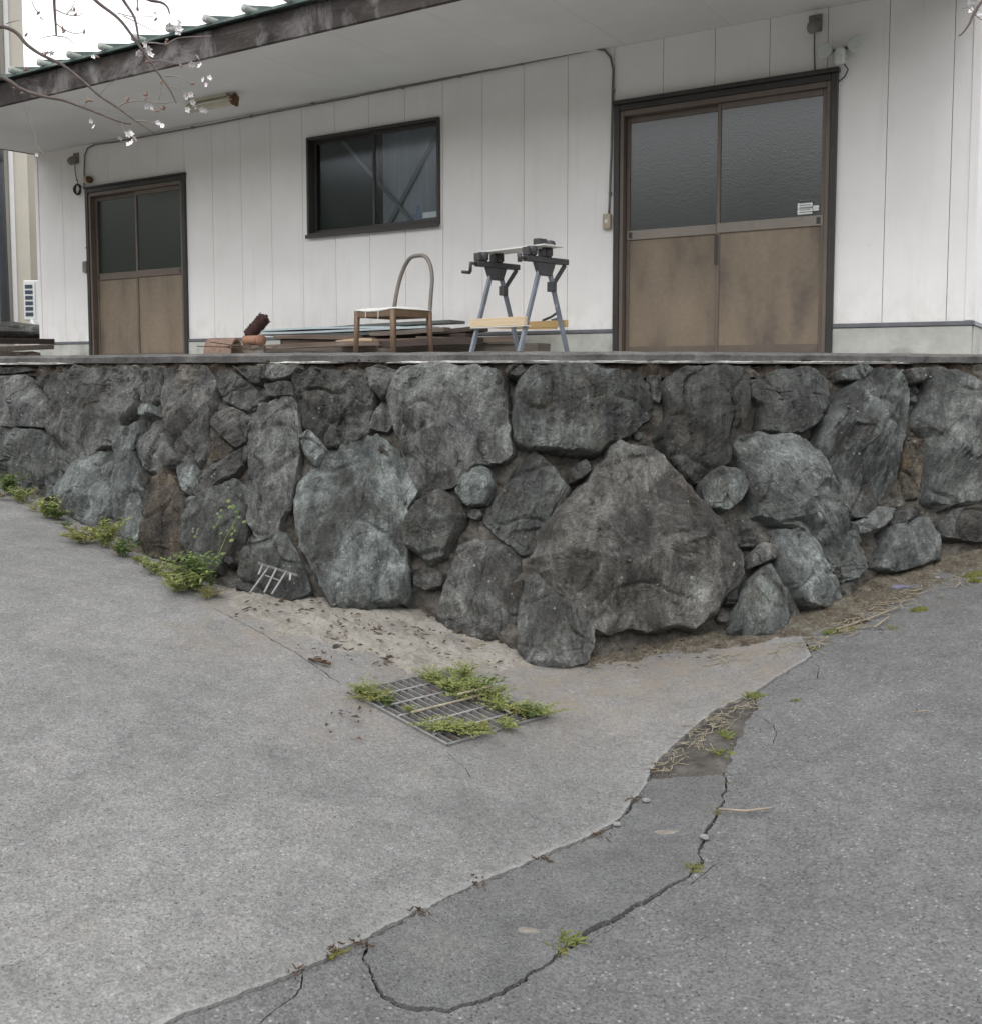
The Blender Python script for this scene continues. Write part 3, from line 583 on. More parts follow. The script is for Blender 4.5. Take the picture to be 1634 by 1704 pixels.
stones = [
 # frame, outline, material, options
 (A_, [(-120, 330), (-90, 180), (0, 160), (115, 160), (180, 240), (240, 330), (250, 405), (60, 410), (-60, 400)], g, dict(fol=0.4, streak=.5)),
 (A_, [(-110, 420), (0, 412), (200, 425), (260, 480), (290, 600), (270, 730), (180, 760), (60, 660), (-60, 600)], gn, dict(fol=0.1)),
 (A_, [(150, 160), (250, 130), (345, 140), (335, 200), (270, 325), (225, 270)], dk, dict(bulge=.0)),
 (A_, [(380, 110), (500, 110), (630, 100), (655, 220), (640, 330), (590, 400), (560, 490), (470, 510), (400, 580), (330, 650), (290, 600), (270, 480), (265, 400), (300, 290), (340, 190)], g, dict(fol=0.22, streak=1.6, bulge=.07)),
 (A_, [(640, 95), (720, 90), (790, 120), (790, 250), (740, 300), (690, 300), (655, 220)], dk, dict(fol=-.3, streak=1.4, bulge=.02)),
 (A_, [(668, 325), (705, 303), (745, 305), (755, 350), (720, 365), (690, 360)], gn, dict(bulge=.05)),
 (A_, [(800, 130), (900, 100), (1000, 105), (1035, 180), (1040, 300), (1000, 430), (1005, 540), (960, 600), (900, 585), (850, 500), (810, 420), (792, 300)], pu, dict(fol=-.08, streak=1.2, bulge=.08)),
 (A_, [(690, 440), (780, 378), (825, 470), (868, 570), (800, 630), (710, 635), (668, 570), (665, 510)], g, dict(bulge=.09, flat=5)),
 (A_, [(285, 690), (350, 610), (400, 560), (450, 520), (510, 545), (550, 640), (545, 740), (510, 830), (450, 890), (350, 850), (275, 760)], gn, dict(fol=.3, bulge=.05)),
 (A_, [(497, 615), (525, 575), (555, 550), (562, 650), (545, 720), (515, 670)], pl, dict(bulge=.06, facets=2)),
 (A_, [(590, 410), (670, 388), (690, 430), (660, 520), (680, 620), (700, 800), (690, 930), (600, 950), (560, 900), (548, 780), (565, 600), (565, 480)], gn, dict(streak=.8, bulge=.05)),
 (A_, [(640, 640), (740, 650), (745, 740), (700, 860), (690, 780)], dk, dict(bulge=.02)),
 (A_, [(760, 665), (800, 625), (850, 660), (900, 750), (915, 850), (900, 960), (880, 1030), (800, 1050), (700, 1020), (685, 930), (740, 750)], oc, dict(bulge=.06, streak=.8)),
 (A_, [(868, 610), (910, 568), (955, 600), (940, 700), (915, 740), (880, 690)], pl, dict(bulge=.04)),
 (A_, [(950, 640), (1070, 575), (1150, 525), (1208, 495), (1215, 560), (1140, 640), (1040, 700), (960, 745), (925, 720)], g, dict(fol=.9, streak=.6, bulge=.06)),
 (A_, [(925, 770), (1040, 710), (1130, 665), (1200, 690), (1200, 800), (1180, 920), (1110, 1010), (1060, 1110), (960, 1090), (890, 970), (895, 880)], gn, dict(bulge=.05, streak=.7)),
 (A_, [(1028, 340), (1090, 305), (1180, 335), (1228, 380), (1205, 440), (1190, 485), (1140, 508), (1080, 460), (1025, 400)], pu, dict(fol=1.1, streak=.7, bulge=.08)),
 (A_, [(1005, 445), (1060, 450), (1135, 515), (1100, 555), (1030, 575), (1000, 545)], oc, dict(bulge=.02)),
 (A_, [(1215, 380), (1260, 320), (1380, 265), (1445, 290), (1455, 400), (1455, 520), (1440, 640), (1420, 760), (1360, 840), (1340, 925), (1240, 935), (1195, 850), (1188, 770), (1213, 640), (1212, 480)], g, dict(streak=1.0, bulge=.08)),
 (A_, [(1455, 455), (1510, 428), (1550, 470), (1585, 520), (1535, 605), (1485, 555)], pl, dict(bulge=.10, facets=3)),
 (A_, [(1250, 940), (1330, 920), (1390, 925), (1430, 1000), (1490, 1110), (1505, 1200), (1400, 1260), (1260, 1230), (1150, 1190), (1165, 1060), (1210, 970)], gn, dict(bulge=.05)),
 (A_, [(1040, 120), (1110, 105), (1200, 190), (1290, 260), (1260, 320), (1180, 330), (1090, 290), (1045, 200)], dk, dict(bulge=.03)),
 (A_, [(1265, 125), (1350, 85), (1465, 115), (1410, 170), (1340, 195), (1270, 172)], g, dict(bulge=.08, facets=2)),
 (A_, [(1120, 95), (1190, 90), (1265, 130), (1262, 200), (1215, 190)], g, dict(bulge=.02)),
 (A_, [(1285, 205), (1420, 190), (1432, 265), (1380, 262), (1300, 265)], dk, dict(bulge=.02)),
 (B_, [(10, 170), (150, 130), (300, 145), (400, 175), (440, 260), (430, 340), (410, 430), (370, 480), (250, 520), (180, 530), (80, 440), (20, 320)], dk, dict(bulge=.03, rough=1.5)),
 (A_, [(10, 100), (110, 95), (150, 130), (60, 150), (-20, 150)], dk, dict(bulge=.01)),
 (B_, [(405, 135), (480, 105), (590, 160), (545, 215), (520, 285), (480, 300), (425, 230)], dk, dict(bulge=.08, facets=2)),
 (B_, [(475, 305), (528, 290), (535, 390), (505, 455), (410, 435), (430, 360)], g, dict(bulge=.05)),
 (B_, [(560, 190), (610, 145), (700, 112), (850, 103), (985, 100), (1078, 170), (1102, 290), (1112, 420), (1125, 540), (1070, 600), (960, 620), (900, 690), (790, 740), (660, 785), (600, 640), (575, 500), (535, 380), (528, 270)], g, dict(fol=.12, streak=1.1, bulge=.10)),
 (B_, [(120, 640), (170, 580), (350, 490), (440, 478), (545, 560), (595, 650), (640, 775), (600, 840), (605, 1000), (612, 1150), (605, 1290), (500, 1335), (380, 1362), (230, 1345), (175, 1240), (125, 1130), (60, 1000), (42, 850), (55, 730)], gn, dict(fol=.05, streak=.7, bulge=.07, facets=4, rough=.8)),
 (B_, [(635, 805), (760, 738), (855, 790), (895, 880), (860, 965), (790, 1085), (720, 1130), (675, 1095), (600, 1040), (572, 970), (590, 890)], gn, dict(bulge=.12, flat=5)),
 (B_, [(880, 690), (960, 612), (1012, 640), (1032, 720), (990, 815), (910, 830), (858, 760)], gn, dict(bulge=.09)),
 (B_, [(1000, 850), (1100, 720), (1190, 600), (1245, 553), (1330, 618), (1408, 728), (1392, 795), (1330, 880), (1265, 1035), (1180, 1065), (1060, 990), (980, 900)], gn, dict(fol=.35, streak=.9, bulge=.07)),
 (B_, [(1425, 640), (1510, 588), (1530, 655), (1480, 695), (1425, 712)], g, dict(bulge=.06)),
 (B_, [(830, 1030), (960, 978), (1100, 1025), (1172, 1110), (1135, 1200), (1105, 1310), (1100, 1450), (1000, 1510), (880, 1515), (780, 1460), (720, 1385), (760, 1290), (790, 1180)], pu, dict(bulge=.04, rough=.8, flat=4)),
 (B_, [(628, 1170), (680, 1143), (780, 1162), (775, 1230), (690, 1255), (628, 1225)], g, dict(bulge=.06)),
 (B_, [(1198, 1215), (1270, 1193), (1340, 1258), (1440, 1350), (1540, 1440), (1545, 1530), (1500, 1620), (1420, 1652), (1300, 1662), (1195, 1655), (1168, 1560), (1163, 1400), (1183, 1270)], g, dict(bulge=.08, facets=4, rough=.7)),
 (B_, [(1110, 1215), (1180, 1188), (1185, 1400), (1130, 1440), (1092, 1330)], dk, dict(bulge=.0)),
 (B_, [(1095, 132), (1140, 103), (1190, 125), (1220, 162), (1170, 190), (1110, 172)], g, dict(bulge=.10, facets=2)),
 (C_, [(28, 260), (60, 190), (130, 128), (260, 122), (380, 128), (520, 153), (640, 163), (692, 220), (708, 290), (692, 380), (600, 462), (505, 495), (430, 562), (370, 565), (240, 542), (100, 532), (38, 500), (18, 400)], gn, dict(streak=1.1, bulge=.10)),
 (C_, [(500, 540), (560, 505), (615, 540), (740, 548), (800, 620), (900, 730), (1000, 840), (1085, 950), (1155, 1080), (1170, 1180), (1095, 1265), (1020, 1365), (930, 1438), (800, 1440), (690, 1450), (600, 1430), (500, 1475), (380, 1405), (280, 1315), (200, 1185), (138, 1090), (138, 1000), (185, 900), (265, 820), (330, 780), (420, 660)], 'stone_big', dict(bulge=.17, facets=2, flat=4.0, rough=.8, big=True, cuts=[(-.2, -.98, .75, -.2), (-.45, .9, 2.0, .22), (.85, .5, 1.3, .6), (-.95, .1, 1.3, .5)])),
 (C_, [(785, 190), (860, 142), (1000, 128), (1150, 130), (1185, 200), (1185, 350), (1125, 450), (1095, 600), (1000, 690), (920, 705), (850, 640), (765, 540), (752, 460), (798, 350), (778, 260)], dk, dict(bulge=.09)),
 (C_, [(948, 712), (1040, 630), (1140, 648), (1192, 725), (1155, 800), (1085, 855), (985, 835)], gn, dict(bulge=.14, facets=3)),
 (C_, [(1095, 900), (1190, 858), (1245, 960), (1235, 1040), (1150, 1030), (1088, 965)], dk, dict(bulge=.03)),
 (C_, [(1195, 1090), (1260, 1015), (1325, 1035), (1335, 1095), (1260, 1125), (1195, 1150)], g, dict(bulge=.09)),
 (C_, [(700, 160), (770, 148), (778, 230), (755, 310), (718, 285)], g, dict(bulge=.02)),
 (C_, [(1095, 1205), (1160, 1225), (1150, 1320), (1085, 1325)], dk, dict(bulge=.0)),
 (D_, [(300, 205), (440, 138), (560, 132), (685, 190), (685, 320), (605, 425), (540, 465), (430, 465), (365, 445), (355, 330), (315, 270)], gn, dict(bulge=.10)),
 (D_, [(720, 290), (850, 200), (960, 138), (1060, 142), (1102, 240), (1085, 450), (1045, 620), (985, 740), (920, 838), (830, 870), (755, 785), (690, 630), (635, 520), (650, 420), (690, 340)], gn, dict(fol=.45, streak=.7, bulge=.09)),
 (D_, [(1148, 330), (1190, 230), (1250, 130), (1350, 130), (1473, 190), (1560, 250), (1590, 500), (1560, 750), (1473, 800), (1300, 825), (1190, 805), (1180, 640), (1200, 480), (1148, 420)], pl, dict(fol=.4, streak=.6, bulge=.07, flat=4)),
 (D_, [(205, 485), (320, 470), (450, 486), (540, 545), (640, 655), (715, 800), (800, 915), (855, 1000), (885, 1135), (800, 1195), (700, 1185), (650, 1085), (610, 985), (520, 945), (430, 920), (340, 880), (310, 760), (280, 620), (220, 545)], pl, dict(fol=-.5, streak=.9, bulge=.10, rough=1.4)),
 (D_, [(430, 945), (540, 955), (615, 1000), (655, 1090), (705, 1180), (765, 1270), (745, 1338), (640, 1342), (520, 1308), (438, 1215), (425, 1080)], pl, dict(fol=-.5, bulge=.14, streak=.5)),
 (D_, [(335, 1155), (390, 1125), (435, 1200), (505, 1290), (585, 1420), (530, 1475), (400, 1495), (250, 1500), (200, 1455), (245, 1310), (290, 1210)], gn, dict(bulge=.10, facets=2, rough=.8)),
 (D_, [(838, 910), (940, 828), (1025, 838), (965, 935), (850, 975)], pl, dict(bulge=.05, facets=1)),
 (D_, [(1000, 940), (1120, 888), (1225, 888), (1255, 1000), (1245, 1095), (1130, 1140), (1010, 1170), (935, 1135), (980, 1020)], pl, dict(bulge=.06)),
 (D_, [(1025, 862), (1120, 828), (1175, 842), (1110, 890), (1015, 930)], g, dict(bulge=.04)),
 (D_, [(1255, 900), (1360, 835), (1473, 812), (1600, 800), (1620, 960), (1480, 1010), (1380, 1000), (1280, 985)], g, dict(bulge=.05)),
 (D_, [(738, 145), (860, 108), (925, 130), (850, 200), (760, 195)], gn, dict(bulge=.04)),
 (D_, [(1068, 142), (1180, 135), (1195, 190), (1110, 220)], g, dict(bulge=.10, facets=1)),
 (D_, [(1110, 470), (1190, 480), (1190, 640), (1165, 800), (1110, 790), (1078, 650)], oc, dict(bulge=.01)),
 # the wall goes on past both edges of the photograph
 (D_, [(1590, 200), (1700, 140), (1850, 170), (1900, 350), (1860, 560), (1720, 620), (1620, 520)], g, dict(bulge=.08)),
 (D_, [(1640, 620), (1760, 640), (1880, 600), (1960, 760), (1850, 890), (1680, 900), (1600, 800)], gn, dict(bulge=.08)),
 (D_, [(1920, 160), (2080, 130), (2180, 260), (2150, 480), (2000, 560), (1910, 420)], gn, dict(bulge=.08)),
 (A_, [(-330, 150), (-200, 120), (-120, 190), (-130, 350), (-200, 420), (-330, 400)], gn, dict(bulge=.07)),
 (A_, [(-350, 430), (-220, 430), (-130, 440), (-110, 560), (-200, 580), (-340, 510)], g, dict(bulge=.07)),
 (A_, [(-520, 140), (-400, 110), (-345, 200), (-360, 380), (-480, 420)], g, dict(bulge=.07)),
]
# the biggest boulder: brown-grey, lighter upper face, darker underside ledge
stone_mat('stone_big', [(0.065, 0.062, 0.057), (0.10, 0.095, 0.088), (0.138, 0.131, 0.123), (0.165, 0.162, 0.153)], lichen=0.8)
def grow(pts, k=1.062):
    cx = sum(p[0] for p in pts)/len(pts); cy = sum(p[1] for p in pts)/len(pts)
    return [(cx+(x-cx)*k, cy+(y-cy)*k) for x, y in pts]
for i, (fr, pts, mt, op) in enumerate(stones):
    op = dict(op); big = op.pop('big', False)
    o = stone([(x, max(y, 607+3*math.sin(x*.7))) for x, y in grow(cs(*fr, pts))], mt, seed=i+1, **op)
    if big:
        o['label'] = 'huge rounded boulder bulging out at the corner of the wall'

# small wedge stones where the joints are wide
polys_px = [np.array(grow(cs(*fr, pts), 1.06)) for fr, pts, *_ in stones]
def seg_d(x, y, q):
    a = q; b = np.roll(q, -1, 0); ab = b-a; t = np.clip(((x-a[:, 0])*ab[:, 0]+(y-a[:, 1])*ab[:, 1])/((ab**2).sum(1)+1e-9), 0, 1); return float(np.hypot(a[:, 0]+ab[:, 0]*t-x, a[:, 1]+ab[:, 1]*t-y).min())
rw = random.Random(77); placed = []; tries = 0
while len(placed) < 12 and tries < 1600:
    tries += 1; x = rw.uniform(-60, 1700); yb = sm_interp(x, baseY, 60); y = rw.uniform(612, yb-6)
    if any(pip(np.array([x]), np.array([y]), q)[0] for q in polys_px): continue
    d = min([seg_d(x, y, q) for q in polys_px]+[math.hypot(x-a, y-b)-c for a, b, c in placed]+[yb+2-y, (y-604)])
    if d < 5.0: continue
    placed.append((x, y, d*0.9)); k_ = rw.randint(5, 7); a0 = rw.uniform(0, 6.28)
    pts = [(x+math.cos(a0+6.283*j/k_)*d*rw.uniform(1.0, 1.5), y+math.sin(a0+6.283*j/k_)*d*rw.uniform(0.9, 1.4)) for j in range(k_)]
    stone(pts, rw.choice([g, gn, g, pu]), bulge=rw.uniform(-.05, .0), seed=200+len(placed), facets=3, edge_d=.07, N=36, NR=10)
# coping along the top of the wall, its pale lip, and the rusty soil band under it
def strip(name, mat, pxs, prof, parent=None, nz=0.0, seed=0, taper=False):
    V = []; k = len(prof)
    for a, px in enumerate(pxs):
        zt = sm_interp(px, topZ, 90); p = P(px, TOPY, zt); q = P(px+20, TOPY, sm_interp(px+20, topZ, 90)); t = (q-p).normalized(); nrm = Vector((t.y, -t.x, 0)).normalized()
        tp = min(1, 0.15+min(a, len(pxs)-1-a)*0.12) if taper else 1
        for b, (out_, z) in enumerate(prof):
            v = Vector((p.x, p.y, 0))+nrm*out_; d = noise.noise(Vector((v.x*7, v.y*7, seed+b)))*nz+noise.noise(Vector((v.x*30, v.y*30, seed+b*2)))*nz*0.5
            zc = prof[0][1]; V.append((v.x+nrm.x*d, v.y+nrm.y*d, zc+(z-zc)*tp+d*0.5))
    n_ = len(pxs); fs = [(i*k+j, (i+1)*k+j, (i+1)*k+(j+1) % k, i*k+(j+1) % k) for i in range(n_-1) for j in range(k)]
    fs += [tuple(range(k)), tuple(range((n_-1)*k, n_*k))]
    mb = MB(); mb.add(V, fs); o = mb.build(name, mat, parent, smooth=False)
    if parent is wall: o.matrix_parent_inverse = wall_inv
    return o
rng = lambda a, b, s: [a+i*s for i in range(int((b-a)/s)+1)]
strip('coping', 'coping', rng(-230, 1930, 6), [(-0.03, 1.545), (-0.025, 1.585), (-0.05, 1.602), (-0.22, 1.606), (-0.22, 1.50)], wall, 0.010, 1)
strip('soil_course', 'rust_soil', rng(-230, 1930, 5), [(-0.02, 1.45), (-0.045, 1.50), (-0.055, 1.543), (-0.16, 1.543), (-0.16, 1.45)], wall, 0.05, 4)
simple('white_paint', (0.66, 0.65, 0.62), 0.7, 0.2, 12, spots=((0.24, 0.22, 0.20), 14, 0.55, 0.75))
for a, b in ((-60, 122), (440, 572), (640, 1530)):
    strip('pale_lip', 'white_paint', rng(a, b, 5), [(-0.012, 1.538), (-0.005, 1.549), (-0.05, 1.553), (-0.06, 1.538)], wall, 0.008, 7, taper=True)

# terrace behind the wall
tp = []
for px in rng(-230, 1930, 30):
    zt = sm_interp(px, topZ, 90); p = P(px, TOPY, zt); tp.append((p.x*1.0, p.y+0.16))
tp = [(-30, 22), (-14, 13.5)]+tp+[(9, 8.4), (16, 10), (30, 24), (30, 60), (-30, 60)]
mb = MB(); k = len(tp); mb.add([(x, y, 1.6) for x, y in tp]+[(x, y, -1.3) for x, y in tp], [tuple(range(k))]+[(i, (i+1) % k, k+(i+1) % k, k+i) for i in range(k)])
kind(mb.build('terrace', 'terrace_concrete'), 'structure')

# dirt washed up between the apron and the foot of the wall
def dirt_sheet(name, mat, px_poly, hfun, grid=0.022):
    q = [p.xy for p in gp(px_poly)]
    def hf(x, y):
        d = 9.0
        for a, b in zip(q, q[1:]+q[:1]):
            ab = b-a; t = max(0, min(1, (Vector((x, y))-a).dot(ab)/ab.length_squared)); d = min(d, (a+ab*t-Vector((x, y))).length)
        nn_ = 0.016*fbm(Vector((x*7, y*7, 31)), 5)+0.007*fbm(Vector((x*32, y*32, 3)), 3)
        return min(hfun(x, y), d*0.16-0.022)+nn_
    return sheet(name, mat, q, [], dz=0.0, skirt=0, grid=grid, amp=0.0, hf=hf)
foot = [(p.x, p.y) for p in (G(*b) for b in base_px)]
def dfoot(x, y):
    best = 9
    for (ax, ay), (bx, by) in zip(foot, foot[1:]):
        t = max(0, min(1, ((x-ax)*(bx-ax)+(y-ay)*(by-ay))/((bx-ax)**2+(by-ay)**2+1e-9))); best = min(best, math.hypot(x-ax-t*(bx-ax), y-ay-t*(by-ay)))
    return best
at_ = apron.data.attributes.new('soilmask', 'FLOAT', 'POINT')
for i, v in enumerate(apron.data.vertices):
    dd_ = dfoot(v.co.x, v.co.y) if -2 < v.co.x < 1.5 and v.co.y > 3 else 9; sd_ = min(1, max(0, 1-(dd_-0.35)/0.75)); g2 = (Vector((v.co.x, v.co.y))-G(600, 1185).xy).length; at_.data[i].value = max(sd_ if v.co.x > -1.5 else 0.0, max(0, 0.8-g2*1.7))
ae_ = apron.data.attributes.new('edgewear', 'FLOAT', 'POINT'); en_ = np.array([tuple(p) for p in edge_r])
for i, v in enumerate(apron.data.vertices): ae_.data[i].value = max(0.0, 1-float(np.hypot(en_[:, 0]-v.co.x, en_[:, 1]-v.co.y).min())/0.024)
line_a, line_b = G(345, 1004).xy, G(575, 1142).xy
def h_left(x, y):
    n_ = 0.030*fbm(Vector((x*4, y*4, 1)), 5)+0.010*fbm(Vector((x*22, y*22, 5)), 3); p = Vector((x, y))
    d = (line_b-line_a).normalized(); s = (p-line_a).dot(Vector((-d.y, d.x)))
    gd = 0.012 - 0.020*max(0, (dfoot(x, y)-0.45))/0.25
    if (p-Vector(gr[0].xy)).length < 1.2:
        for c in grate_hole: pass
    return min(gd, s*0.35-0.002)+n_*0.75+0.06*max(0, 0.16-dfoot(x, y))
dirt_sheet('dirt', 'dirt', [(330, 985), (352, 1008), (480, 1090), (585, 1155), (660, 1140), (748, 1130), (850, 1140), (925, 1122), (940, 1090), (900, 1000), (700, 960), (480, 950), (380, 950)], h_left)
def h_right(x, y):
    return 0.020-0.16*max(0, dfoot(x, y)-0.10)+0.020*fbm(Vector((x*6, y*6, 8)), 5)+0.006*fbm(Vector((x*30, y*30, 5)), 3)
dirt_sheet('moss_soil_strip', 'moss_soil', [(860, 1125), (960, 1122), (1080, 1112), (1200, 1092), (1345, 1068), (1400, 1052), (1470, 1035), (1560, 1005), (1634, 985), (1750, 950), (1750, 850), (1560, 900), (1440, 930), (1380, 970), (1200, 1000), (1000, 1040), (900, 1060)], h_right)
def h_kerb(x, y): return 0.016-0.20*max(0, dfoot(x, y)-0.06)+0.020*fbm(Vector((x*6, y*6, 18)), 5)
dirt_sheet('moss_soil_gutter', 'moss_soil', [(-150, 730), (-160, 760), (0, 822), (150, 898), (260, 962), (345, 1010), (375, 1000), (380, 950), (200, 860), (0, 760)], h_kerb)

# ------------------------------------------------------------------ the building
E1 = Vector((0.8541, -0.5202, 0)); ROT = math.atan2(E1.y, E1.x); BO = Vector((-5.81, 12.78, 1.6))
bld = empty('storage_building', BO, ROT); tag(bld, 'single-storey building with white vertical panel siding and deep eaves on the terrace', 'building')
BN = Vector((E1.y, -E1.x, 0))          # outward
def WL(px, py, y=0.0):
    d = ray(px, py); n_ = -BN; c = (BO-BN*y); t = (c-EYE).dot(n_)/d.dot(n_); p = EYE+d*t-BO
    return p.dot(E1), p.z
L_right = WL(1618, 500)[0]; Hs = (WL(300, 214)[1]+WL(600, 157)[1]+WL(900, 98)[1])/3+0.005; LEN = L_right
PL = 0.24                                 # plinth height
def X(px, py): return WL(px, py)[0]
def Z(px, py): return WL(px, py)[1]
g15, g0 = X(1022.5, 75), X(178.5, 245); pit = (g15-g0)/15
doorL = (X(150, 450), X(311, 450), 0.02, (Z(150, 318)+Z(308, 293))/2)
doorR = (X(1026, 400), X(1385, 400), 0.02, (Z(1030, 182)+Z(1390, 124))/2)
win = (X(513, 300), X(733, 300), (Z(514, 393)+Z(733, 373))/2, (Z(512, 229)+Z(733, 195))/2)
opens = [doorL, doorR, win]
def rects(x0, x1, z0, z1):
    xs = sorted({x0, x1, *[v for o in opens for v in o[:2] if x0 < v < x1]}); out = []
    for a, b in zip(xs, xs[1:]):
        mid = (a+b)/2; segs = [(z0, z1)]
        for (ox0, ox1, oz0, oz1) in opens:
            if ox0 < mid < ox1:
                ns = []
                for s0, s1 in segs:
                    if oz0 > s0: ns.append((s0, min(s1, oz0)))
                    if oz1 < s1: ns.append((max(s0, oz1), s1))
                segs = [s for s in ns if s[1]-s[0] > 0.01]
        out += [(a, b, *s) for s in segs]
    return out
DEP = 6.5
mb = MB()
for a, b, z0, z1 in rects(0.02, LEN-0.02, 0.0, Hs+0.02): mb.box((a, 0.02, z0), (b, 0.14, z1))
mb.box((0.02, 0.14, 0), (0.14, DEP, Hs+0.02)); mb.box((LEN-0.14, 0.14, 0), (LEN-0.02, DEP, Hs+0.02)); mb.box((0.14, DEP-0.12, 0), (LEN-0.14, DEP, Hs+0.02))
core = mb.build('wall', 'wall_core', bld)
gro = [g0+k*pit for k in range(-3, 25)]; gro = [0.0]+[x for x in gro if 0.1 < x < LEN-0.06]+[LEN]
for a, b in zip(gro, gro[1:]):
    mb = MB(); gw = 0.0022
    rs = rects(a+(gw if a > 0 else 0), b-(gw if b < LEN else 0), PL, Hs)
    lo = [r for r in rs if r[2] <= PL+.001]; hi = [r for r in rs if r[2] > PL+.001]
    full = any(r[3] >= Hs-.001 for r in lo) or not lo or not hi
    for grp in ([rs] if full else [lo, hi]):
        mb = MB()
        for x0, x1, z0, z1 in grp: mb.box((x0, 0.0, z0), (x1, 0.018, z1))
        mb.build('siding_panel', 'siding', core)
for xa, nm in ((-0.0, 0), (LEN, 1)):                            # the two gable-end walls
    for k in range(14):
        y0 = 0.02+k*0.455+0.004; y1 = min(DEP, 0.02+(k+1)*0.455-0.004)
        x0, x1 = (xa-0.0, xa+0.018) if nm == 0 else (xa-0.018, xa)
        B('siding_panel', 'siding', core, ((x0, y0, PL), (x1, y1, Hs)), bevel=0)
# plinth and drip trim, interrupted by the doors
def cut(z0, z1, ya, yb, name, mat):
    xs = [(-0.004, doorL[0]-0.002), (doorL[1]+0.002, doorR[0]-0.002), (doorR[1]+0.002, LEN+0.004)]
    for a, b in xs: B(name, mat, bld, ((a, ya, z0), (b, yb, z1)), bevel=0.004)
cut(0.0, PL-0.022, -0.012, 0.019, 'plinth', 'plinth'); cut(PL-0.02, PL+0.012, -0.022, -0.001, 'drip_trim', 'trim_grey')
B('plinth', 'plinth', bld, ((LEN-0.016, 0.03, 0), (LEN+0.012, DEP, PL-0.022))); B('drip_trim', 'trim_grey', bld, ((LEN+0.001, -0.02, PL-0.02), (LEN+0.022, DEP, PL+0.012)))
B('corner_trim', 'siding', bld, ((LEN-0.05, -0.010, PL+0.014), (LEN+0.012, 0.03, Hs)), bevel=0.004)
B('corner_trim', 'siding', bld, ((-0.012, -0.010, PL+0.014), (0.05, 0.03, Hs)), bevel=0.004)
# soffit boards, fascia, green sheet roof
OV = 1.76; ZS = Hs; ZF = (WL(100, 152, -OV)[1]+WL(420, 75, -OV)[1])/2
sl = 0.0
mb = MB(); nb = 4
for k in range(12):
    x0 = k*LEN/12; x1 = (k+1)*LEN/12; e = 0.001
    m2 = MB(); m2.add([(x0+e, -OV+0.03, ZF), (x1-e, -OV+0.03, ZF), (x1-e, -0.002, ZS), (x0+e, -0.002, ZS), (x0+e, -OV+0.03, ZF+0.03), (x1-e, -OV+0.03, ZF+0.03), (x1-e, -0.002, ZS+0.03), (x0+e, -0.002, ZS+0.03)],
           [(0, 3, 2, 1), (4, 5, 6, 7), (0, 1, 5, 4), (1, 2, 6, 5), (2, 3, 7, 6), (3, 0, 4, 7)])
    m2.build('soffit_board', 'soffit', bld)
B('fascia', 'fascia', bld, ((-0.03, -OV-0.01, ZF-0.012), (LEN+0.03, -OV+0.028, ZF+0.215)), bevel=0.004)
for xx in (-0.03, LEN):                                          # gable verge boards
    mb = MB(); mb.add([(xx, -OV+0.03, ZF-0.005), (xx+0.03, -OV+0.03, ZF-0.005), (xx+0.03, 0.03, ZS-0.005), (xx, 0.03, ZS-0.005), (xx, -OV+0.03, ZF+0.2), (xx+0.03, -OV+0.03, ZF+0.2), (xx+0.03, 0.03, ZS+0.62), (xx, 0.03, ZS+0.62)],
           [(0, 3, 2, 1), (4, 5, 6, 7), (0, 1, 5, 4), (1, 2, 6, 5), (2, 3, 7, 6), (3, 0, 4, 7)]); mb.build('verge_board', 'alu_dark', bld)
RS = 0.27; ridge_y = DEP/2+0.2
def roofz(y): return ZF+0.222+(y+OV+0.07)*RS
mb = MB()
ya, yb, yc = -OV-0.07, ridge_y, DEP+1.0
za, zb, zc = roofz(ya), roofz(yb), roofz(yb)-(yc-yb)*RS
x0, x1 = -0.10, LEN+0.10
mb.add([(x0, ya, za), (x1, ya, za), (x1, yb, zb), (x0, yb, zb), (x1, yc, zc), (x0, yc, zc), (x0, ya, za+0.022), (x1, ya, za+0.022), (x1, yb, zb+0.022), (x0, yb, zb+0.022), (x1, yc, zc+0.022), (x0, yc, zc+0.022)],
       [(0, 1, 2, 3), (3, 2, 4, 5), (6, 9, 8, 7), (9, 11, 10, 8), (0, 6, 7, 1), (5, 4, 10, 11), (0, 3, 9, 6), (3, 5, 11, 9), (1, 7, 8, 2), (2, 8, 10, 4)])
roof = mb.build('roof', 'roof_green', bld)
for xx in (0.0, LEN-0.02):                                       # gable infill
    mb = MB(); q = [(0.06, Hs+0.02), (DEP, Hs+0.02), (DEP, zc+0.2), (yb, zb-0.02), (0.06, roofz(0.06)-0.02)]
    mb.add([(xx, y, z) for y, z in q]+[(xx+0.02, y, z) for y, z in q], [tuple(range(5)), tuple(range(9, 4, -1))]+[(i, i+5, (i+1) % 5+5, (i+1) % 5) for i in range(5)]); mb.build('gable', 'siding', bld)
k = 0
xx = 0.12
while xx < LEN:                                                  # batten seams whose ends stick up along the eave
    mb = MB(); mb.bar((xx, ya-0.015, za+0.048), (xx, yb-0.02, zb+0.048), 0.055, 0.05); o = mb.build('batten_seam', 'roof_green', roof)
    mb = MB(); mb.lathe([(0.034, -0.02), (0.036, 0.10), (0.02, 0.11)], 10, Matrix.Translation((xx, ya-0.02, za+0.05)) @ Matrix.Rotation(R(-90), 4, 'X')); mb.build('seam_cap', 'roof_cap', roof, smooth=True)
    xx += 0.455
